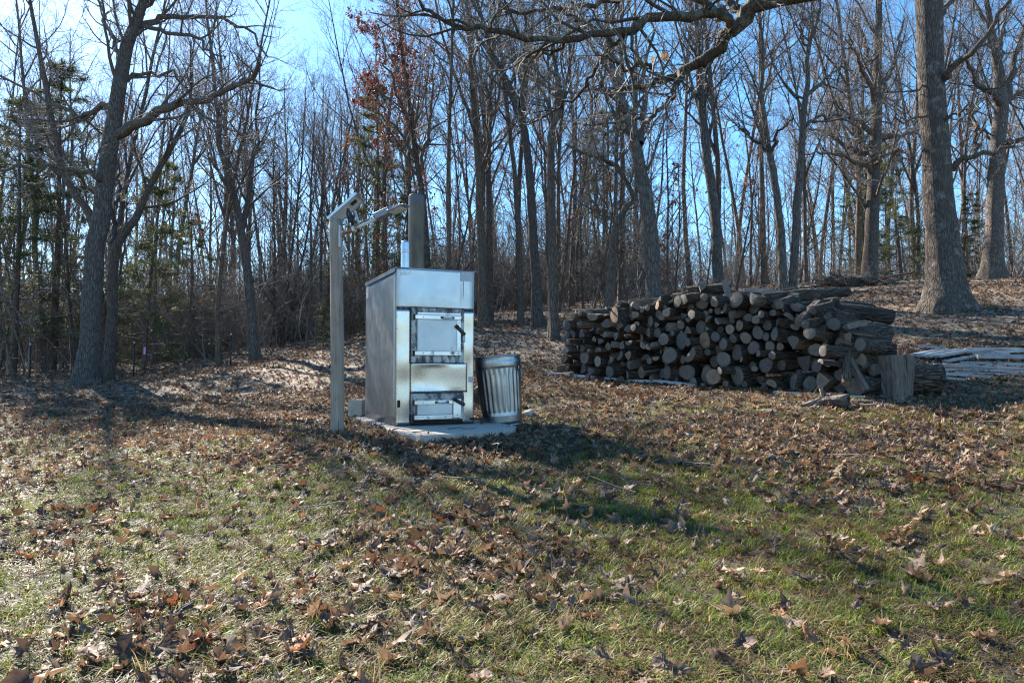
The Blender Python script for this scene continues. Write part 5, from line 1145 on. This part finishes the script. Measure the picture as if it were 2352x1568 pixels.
BD = [((2110, 800), (2160, 803), .16, .04, 'plank_white', 'white board end at the back left of the plank heap', .02), ((2216, 805), (2420, 809), .09, .03, 'plank_white', 'white plank at the very back of the plank heap', .02),
      ((2100, 822), (2172, 809), .13, .03, 'plank', 'slanting grey plank at the left of the plank heap', .05), ((2112, 826), (2200, 811), .13, .03, 'plank', 'second slanting grey plank from the left of the heap', .06), ((2130, 829), (2222, 813), .13, .03, 'plank', 'third slanting grey plank from the left of the heap', .07),
      ((2152, 831), (2276, 815), .14, .03, 'plank', 'longest slanting grey plank lying on top of the heap', .09), ((2168, 835), (2315, 817), .10, .03, 'plank', 'slanting grey plank at the right of the slanted ones', .03), ((2243, 827), (2440, 829), .14, .05, 'plank_white', 'thick white board showing its edge at the right frame border', .05),
      ((2205, 836), (2440, 844), .10, .03, 'plank', 'straight grey plank just before the thick white board', .02), ((2145, 841), (2440, 846), .09, .03, 'plank_white', 'pale straight plank in the middle of the heap', .02), ((2157, 846), (2440, 856), .09, .03, 'plank_white', 'pale straight plank, second before the middle', .02),
      ((2150, 851), (2430, 861), .10, .025, 'plank', 'grey straight plank in the front half of the heap', .015), ((2160, 857), (2400, 867), .09, .025, 'plank_white', 'pale plank with leaves on it near the front', .015), ((2147, 863), (2275, 871), .10, .03, 'plank_white', 'bright short plank at the front of the heap', .02), ((2148, 871), (2222, 876), .09, .025, 'plank_white', 'foremost short white plank at the heap\'s left foot', .015),
      ((2230, 819), (2352, 812), .08, .03, 'plank', 'dark edged plank crossing toward the right frame border', .04)]
for a in BD: plank(a[0], a[1], a[2], a[3], a[4], a[5], a[6])
def hollow_log():
    p = ghit(1885, 935); o = empty('hollow_log', tuple(p + [0, 0, .07]), R(-35)); tag(o, 'short hollow rotten log lying before the log pile', 'hollow log')
    rng = np.random.default_rng(3); k = 18; a = np.arange(k) / k * 2 * np.pi; prof = []
    for i, (x, r) in enumerate([(-.02, .055), (.0, .08), (.1, .09), (.2, .10), (.30, .115), (.295, .085), (.15, .075), (.03, .07)]):
        j = 1 + rng.normal(0, .06, k) + .1 * np.sin(3 * a); prof.append(np.stack([np.full(k, x) + rng.normal(0, .008, k), np.cos(a) * r * j, np.sin(a) * r * j * .85], 1))
    V = np.vstack(prof); idx = np.arange(len(V)).reshape(-1, k); q = np.stack([idx[:-1], np.roll(idx, -1, 1)[:-1], np.roll(idx, -1, 1)[1:], idx[1:]], -1).reshape(-1, 4)
    link('bark', mesh_np('bark', V, [q], MAT['log_bark']), o); tube_obj('branch_stub', np.array([[.05, 0, .05], [.0, .02, .15]]), [.035, .022], MAT['log_bark'], o, 8)
    tube_obj('root_spur', np.array([[0, 0, 0], [-.12, -.05, -.03], [-.22, -.06, -.05]]), [.045, .03, .012], MAT['log_bark'], o, 8)
hollow_log()
for i, (u, v, sx, lab) in enumerate([(1975, 925, .16, 'pale strip of fallen bark before the pile\'s right foot'), (2010, 934, .20, 'longer bark strip lying right of the hollow log'), (1935, 925, .08, 'small bark scrap between the hollow log and bark strips')]):
    p = ghit(u, v); rough_lump('bark_scrap', tuple(p + [0, 0, .015]), (sx, .045, .022), MAT['split_wood'], lab, 'bark scrap', 60 + i, None, R(-18 + 14 * i))

def sticks():
    rng = np.random.default_rng(88); ms = []
    for i in range(6):
        P = grow(np.zeros((1, 3)), np.array([[1, 0, .05]]), np.array([rng.uniform(.2, .5)]), 7, .15, 0, rng); P[..., 2] = np.abs(P[..., 2]) * .4 + .01; Rd = radii(np.array([rng.uniform(.003, .006)]), 8, .4)
        s_, d, l, r = sprout(P, Rd, 3, .2, .9, .7, .1, .4, rng, np.array([.35])); d[:, 2] *= .3; P2 = grow(s_, d, l, 3, .15, 0, rng); v, q = join([tubes(P, Rd, 5), tubes(P2, radii(r * .6, 4, .4), 4)]); ms.append(mesh_np('stick', v, [q], MAT['twig']))
    x, y = wedge(200, 4.5, 16, rng); k = ~in_clear(x, y); x, y = x[k], y[k]; n = len(x)
    scatter('fallen_sticks', proto_coll('stick_kinds', ms), np.stack([x, y, gz(x, y) + .02], 1), np.stack([rng.normal(0, .08, n), rng.normal(0, .08, n), rng.uniform(0, 6.28, n)], 1), np.repeat(rng.uniform(.6, 1.4, n)[:, None], 3, 1), rng.integers(0, 6, n), GROUND)
sticks()

# ---------------------------------------------------------------- wire fence at the left edge of the wood, brush heap
def fence():
    px = [(-60, 893), (69, 884), (308, 848), (530, 832)]
    P = [at(u, 0, 1)[:1] for u, _ in px]; Ys = [18.2, 19, 19.6, 20.2]; base = [np.array([(u - CU) / F * y, y]) for (u, _), y in zip(px, Ys)]
    z = [g1(*b) for b in base]; root = empty('wire_fence', (base[0][0], base[0][1], z[0])); tag(root, 'thin wire fence on steel posts along the left wood edge', 'fence'); R0 = np.array([base[0][0], base[0][1], z[0]])
    for (x, y), zz in zip(base, z):
        p = np.array([x, y, zz]) - R0; a = tube_obj('fence_post', np.array([p + [0, 0, -.2], p + [0, 0, .95]]), .022, MAT['iron_dark'], root, 6); tube_obj('post_cap', np.array([p + [0, 0, .94], p + [0, 0, .99]]), .022, MAT['white_paint'], a, 6)
    for h in (.3, .62, .9):
        for i in range(len(base) - 1):
            a = np.array([*base[i], z[i] + h]) - R0; b = np.array([*base[i + 1], z[i + 1] + h]) - R0; t = np.linspace(0, 1, 9)[:, None]; pts = a + (b - a) * t; pts[:, 2] -= .03 * np.sin(np.pi * t[:, 0]); tube_obj('wire', pts, .0016, MAT['iron_dark'], root, 4)
    x, y = (332 - CU) / F * 20.5, 20.5; o = bm_obj('ribbon', box_bm(-.03, .03, -.004, .004, 0, .22, bev=.002), MAT['pink'], None, loc=(x, y, g1(x, y) + .55)); tag(o, 'pink marking ribbon hanging in the left wood', 'ribbon')
fence()
def brush_heap():
    rng = np.random.default_rng(66); x, y = (1962 - CU) / F * 24, 24.0; b = np.array([x, y, g1(x, y)]); n = 90
    s = np.stack([rng.normal(0, .7, n), rng.normal(0, .35, n), rng.uniform(0, .3, n)], 1); d = np.stack([rng.normal(0, 1, n), rng.normal(0, .5, n), rng.normal(.12, .2, n)], 1); L = rng.uniform(.5, 1.6, n)
    P = grow(s - unit(d) * (L / 2)[:, None], d, L, 4, .12, -.03, rng); P[..., 2] = np.maximum(P[..., 2], -.05); Rd = radii(rng.uniform(.01, .035, n), 5, .5); t, _ = twigs(P, Rd, L, rng, 4, 3, 0, up=0)
    o = empty('brush_heap', tuple(b)); tag(o, 'dark heap of dead branches at the wood edge behind the pile', 'brush heap'); v, q = tubes(P, Rd, 5); a = link('branches', mesh_np('branches', v, [q], MAT['bark']), o); a['kind'] = 'stuff'
    v, q = join(t); c = link('twigs', mesh_np('twigs', v, [q], MAT['twig']), o); c['kind'] = 'stuff'; rough_lump('core', (0, 0, .05), (1.0, .5, .28), MAT['bark'], None, None, 9, o)
brush_heap()
# brown leaves still hanging from the near limb
rng = np.random.default_rng(12)
for i, (u, v, Y, s, rx, rz) in enumerate([(1405, 52, 6.7, 1.5, 1.2, .3), (1230, 135, 6.8, 1.25, 1.9, 1.2), (1318, 138, 6.9, .8, 1.5, 2.0), (1525, 132, 7.0, 1.2, 2.2, .5), (1660, 22, 6.8, 1.5, 1.0, 2.2), (1650, 45, 6.85, 1.1, 2.0, 2.8), (1497, 140, 7.1, 1.0, 1.5, 1.0), (1405, 115, 6.9, .8, 1.1, 4.0)]):
    p = at(u, v, Y) - OVB; link('leaf', LEAFM[i], OVER, tuple(p), (rx, .3, rz), (s * 1.35,) * 3)
